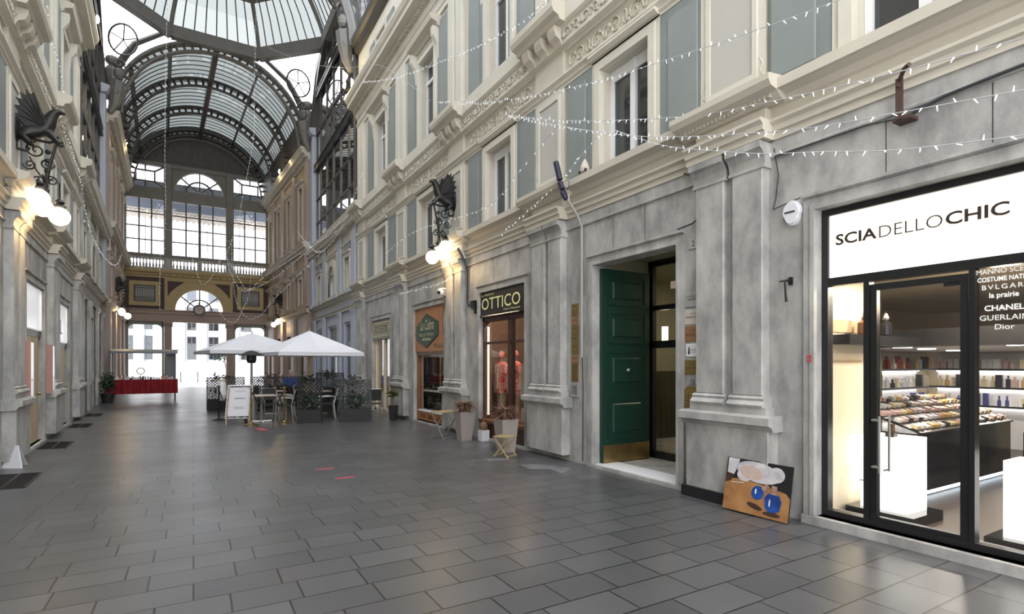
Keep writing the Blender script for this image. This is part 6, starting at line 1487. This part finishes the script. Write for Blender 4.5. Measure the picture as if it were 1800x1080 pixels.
for i in range(42):
    a = rnd.uniform(0, 2*PI); L_ = rnd.uniform(.18, .32); el = rnd.uniform(.1, 1.0); c = Vector((4.88, 14.85, .62+rnd.uniform(0, .15))); d = Vector((math.cos(a)*math.cos(el), math.sin(a)*math.cos(el), math.sin(el)))*L_; sd = Vector((-math.sin(a), math.cos(a), 0))*.025
    mb.add([tuple(c), tuple(c+d*.5+sd), tuple(c+d-Vector((0, 0, .05))), tuple(c+d*.5-sd)], [(0, 1, 2, 3)])
mb.build('leaves', mat('yellow_green_leaf', (.12, .13, .03), .6, n=(9, .3), col2=(.04, .06, .02)), pp)
mb = MB(); [mb.tube([(4.88+.02*i, 14.85, .38), (4.88+.01*i, 14.85+.01*i, .68)], .010, 5) for i in (-1, 0, 1)]; mb.build('stem', 'leafb', pp)
# patio heater
ph = tag(root('patio_heater', (1.42, 16.95, 0)), 'tall patio heater with a dark mushroom hood under the left umbrella edge', 'heater')
MB().lathe([(.33, 1.84), (.32, 1.86), (.12, 1.95), (.03, 1.98)], (1.42, 16.95, 0), 20).build('hood', 'iron', ph); MB().lathe([(.10, 1.62), (.13, 1.70), (.13, 1.84), (.10, 1.86)], (1.42, 16.95, 0), 12).build('burner', 'black', ph)
MB().tube([(1.42, 16.95, .6), (1.42, 16.95, 1.65)], .03, 8).build('pole', 'alu', ph); MB().lathe([(.22, 0), (.22, .06), (.17, .08), (.16, .62), (.05, .66)], (1.42, 16.95, 0), 16).build('base', 'alu', ph)
# menu board on its easel
mn = tag(root('menu_board', (.98, 15.75, 0)), 'white menu board with a dotted blossom border on a wooden easel', 'menu board')
def MBF(s, n, z): return (.70+s*.60+z*.08, 15.95-s*.16-n+z*.10, .12+z*.92)
MB(MBF).cbox(0, 1, -.03, 0, .04, 1.0, .01).build('panel', 'paper', mn)
mb = MB(MBF); rnd = random.Random(2)
for i in range(60):
    f = i/60*4; e = int(f); f -= e; p = [(.07+f*.86, .09), (.93, .08+f*.86), (.93-f*.86, .95), (.07, .08+f*.86)][e]
    mb.box(p[0]-.03+rnd.uniform(-.02, .02), p[0]+.03, .001, .006, p[1]-.014+rnd.uniform(-.01, .01), p[1]+.016)
mb.build('dotted_border', 'black', mn)
mb = MB(MBF); [mb.box(.3, .7 if i != 2 else .76, .001, .003, z, z+.01) for i, z in enumerate((.82, .62, .60, .36, .32))]; mb.build('text_lines', 'facd', mn)
for s_ in (.06, .94):
    MB().bar(MBF(s_, .015, -.14), MBF(s_, .015, 1.02), .03, .025).build('leg', 'oak', mn)
MB().bar((1.24, 16.35, 0), (1.14, 16.05, .95), .05, .02).build('back_leg', 'wood', mn)
def stanchion(x, y, lab, m='brass'):
    r = tag(root('stanchion', (x, y, 0)), lab, 'stanchion')
    MB().lathe([(.16, 0), (.16, .02), (.05, .05), (.03, .08)], (x, y, 0), 16).build('base', m, r); MB().tube([(x, y, .05), (x, y, .92)], .02, 8).build('post', m, r); MB().ball((x, y, .95), .035, 10, 8).build('finial', m, r, smooth=True)
stanchion(.62, 17.4, 'dark stanchion post left of the menu board', 'iron'); stanchion(1.30, 15.6, 'brass stanchion post at the right foot of the menu board'); stanchion(2.1, 15.55, 'brass stanchion post right of the terrace table')
rp = MB(); rp.tube([(1.30, 15.6, .88), (1.45, 15.58, .6), (1.7, 15.56, .48), (1.95, 15.55, .6), (2.1, 15.55, .88)], .018, 6); tag(rp.build('barrier_rope', 'black'), 'black rope sagging between the two brass posts', 'rope')
rp = MB(); rp.tube([(.62, 17.4, .88), (.72, 16.9, .55), (.8, 16.4, .60), (.78, 16.05, .85)], .018, 6); tag(rp.build('barrier_rope', 'black'), 'black rope from the dark post to the menu board', 'rope')
ct = tag(root('hung_coat', (.66, 17.45, .6)), 'pale coat hung over the dark post left of the menu board', 'coat')
MB().lathe([(.08, .55), (.13, .7), (.12, 1.0), (.08, 1.15), (.03, 1.18)], (.70, 17.55, 0), 10).build('cloth', 'platew', ct); MB().box(.6, .8, 17.44, 17.47, 1.12, 1.15).build('hanger', 'oak', ct)
# seated guest in a blue jacket behind the red hedge
gs = tag(root('person', (3.45, 23.9, 0)), 'person in a bright blue jacket sitting behind the terrace, bent forward', 'person')
pts = [(0, 0, .48), (0, -.02, .72), (0, .03, .98), (0, .06, 1.08), (0, .09, 1.20), (0, .10, 1.27),
       (.19, .02, .98), (.24, .12, .74), (.12, .30, .72), (-.19, .02, .98), (-.24, .12, .74), (-.12, .30, .72),
       (.10, .02, .48), (.12, .42, .48), (.12, .42, .08), (.12, .54, .04), (-.10, .02, .48), (-.12, .42, .48), (-.12, .42, .08), (-.12, .54, .04)]
Eg = [(0, 1), (1, 2), (2, 3), (3, 4), (4, 5), (2, 6), (6, 7), (7, 8), (2, 9), (9, 10), (10, 11), (0, 12), (12, 13), (13, 14), (14, 15), (0, 16), (16, 17), (17, 18), (18, 19)]
rd = [.15, .14, .15, .055, .095, .085, .065, .05, .035, .065, .05, .035, .10, .07, .045, .04, .10, .07, .045, .04]
TP = lambda s, n, z: (3.45+s, 23.9-n, z)
skin('body', pts, Eg, rd, 'skin', gs, TP, (0, 0, 0), 2)
mb = MB(TP)
for (P, rr) in (([(0, 0, .46), (0, -.01, .72), (0, .03, .97), (0, .05, 1.06)], [.19, .19, .19, .08]), ([(.16, .02, 1.0), (.25, .12, .74), (.13, .29, .72)], [.09, .07, .05]), ([(-.16, .02, 1.0), (-.25, .12, .74), (-.13, .29, .72)], [.09, .07, .05])): mb.tube(P, rr, 10)
mb.build('jacket', 'bluej', gs, smooth=True)
mb = MB(TP); [mb.tube([(sx*.10, 0, .48), (sx*.12, .42, .48), (sx*.12, .42, .10)], [.12, .09, .065], 8) for sx in (-1, 1)]; mb.build('trousers', 'dark_cloth', gs)
MB(TP).ball((0, .075, 1.26), .10, 10, 8, (1, 1, .9)).build('hair', 'hair', gs, smooth=True)
mb = MB(TP); mb.cbox(-.22, .22, -.2, .22, .36, .39, .01); s_ = mb.build('stool_seat', 'rattan', None); 
st = tag(root('terrace_stool', (3.45, 23.9, 0)), 'dark stool under the person in the blue jacket', 'stool'); s_.parent = st; s_.matrix_parent_inverse = Matrix.Translation((-3.45, -23.9, 0)); s_.name = 'seat'
for a, b in ((-.18, -.16), (.18, -.16), (-.18, .18), (.18, .18)): MB(TP).tube([(a, b, 0), (a, b, .36)], .015, 6).build('leg', 'alu', st)

# ================================================================ MARKET STALL
ms_ = tag(root('market_stall', (-1.9, 28.8, 0)), 'market stall with a deep red cloth and grey canopy before the far left opening', 'stall')
x0, x1, y0, y1 = -3.05, -.72, 28.4, 29.3
for x, y in ((x0, y0), (x1, y0), (x0, y1), (x1, y1)): MB().tube([(x, y, 0), (x, y, 2.2)], .03, 6).build('post', 'alu', ms_)
MB().box(x0-.1, x1+.1, y0-.1, y1+.1, .86, .90).build('counter_board', 'oak', ms_)
mb = MB(); n = 40; vs = []; 
for i in range(n+1):
    x = x0-.12+(x1-x0+.24)*i/n; yy = y0-.12+.025*math.sin(i*1.9); vs += [(x, yy, .91), (x, yy-.02+.02*math.sin(i*1.1), .30)]
mb.add(vs, [(2*i, 2*i+2, 2*i+3, 2*i+1) for i in range(n)]); mb.add([(x0-.12, y0-.12, .905), (x1+.12, y0-.12, .905), (x1+.12, y1+.1, .91), (x0-.12, y1+.1, .91)], [(0, 1, 2, 3)]); mb.build('red_cloth', 'redcloth', ms_)
mb = MB(); mb.add([(x0-.05, y0-.2, 2.12), (x1+.12, y0-.2, 2.12), (x1+.12, y1+.1, 2.24), (x0-.05, y1+.1, 2.24), (x0-.05, y0-.2, 2.14), (x1+.12, y0-.2, 2.14), (x1+.12, y1+.1, 2.26), (x0-.05, y1+.1, 2.26)], [(0, 1, 2, 3), (4, 7, 6, 5), (0, 4, 5, 1), (1, 5, 6, 2), (2, 6, 7, 3), (3, 7, 4, 0)]); mb.build('canopy', 'pipe', ms_)
MB().box(x0-.05, x1+.12, y0-.22, y0-.2, 2.05, 2.14).build('valance', 'facd', ms_)
mb = MB(); mb.box(x1-.35, x1, y1-.02, y1, .9, 2.1); mb.build('side_sheet', 'facd', ms_)
rnd = random.Random(4)
for i in range(46):
    x = x0+.03+(i % 23)*.10; y = y0+.05+.28*(i//23)+rnd.uniform(0, .08); h_ = rnd.uniform(.06, .16)
    mb = MB(); mb.cbox(x-.035, x+.035, y-.05, y+.05, .912, .912+h_, .004)
    o = mb.build('stall_box', rnd.choice(['paper', 'redc', 'purple', 'platew', 'creamc', 'copper', 'platew']))
    tag(o, 'small colourful packet standing on the red market stall', 'box', 'packets on the market stall')
dp = tag(root('stall_display', (-2.0, 28.75, .91)), 'small round framed display on top of the red market stall', 'display')
mb = MB(); mb.ring([(-2.0+.16*math.cos(t*PI/8), 1.28+.16*math.sin(t*PI/8)) for t in range(16)], [(-2.0+.12*math.cos(t*PI/8), 1.28+.12*math.sin(t*PI/8)) for t in range(16)], 0, .03); mb.v = [(a, 28.75+b, c) for a, b, c in mb.v]; mb.build('ring_frame', 'oak', dp)
MB().tube([(-2.0, 28.76, .91), (-2.0, 28.76, 1.13)], .015, 6).build('stem', 'oak', dp)
bs = tag(root('bush_pot', (-3.0, 27.2, 0)), 'dark leafy bush in a pot by the left wall beside the market stall', 'plant')
MB().lathe([(.18, 0), (.24, .4), (.2, .4)], (-3.0, 27.2, 0), 12).build('pot', 'pot', bs); mb = MB(); foliage(mb, (-3.0, 27.2, .85), (.3, .3, .45), 320, .13, random.Random(6)); mb.build('foliage', 'leafd', bs)
tr_ = tag(root('street_tree', (2.55, 54, 0)), 'young street tree in the bright daylight right of the middle opening', 'tree')
MB().tube([(2.55, 54, 0), (2.5, 54, 1.2), (2.3, 54, 2.2)], [.08, .07, .04], 6).build('trunk', 'leafb', tr_); mb = MB(); foliage(mb, (2.2, 54, 2.6), (.8, .6, .8), 260, .35, random.Random(8)); mb.build('foliage', 'leafd', tr_)
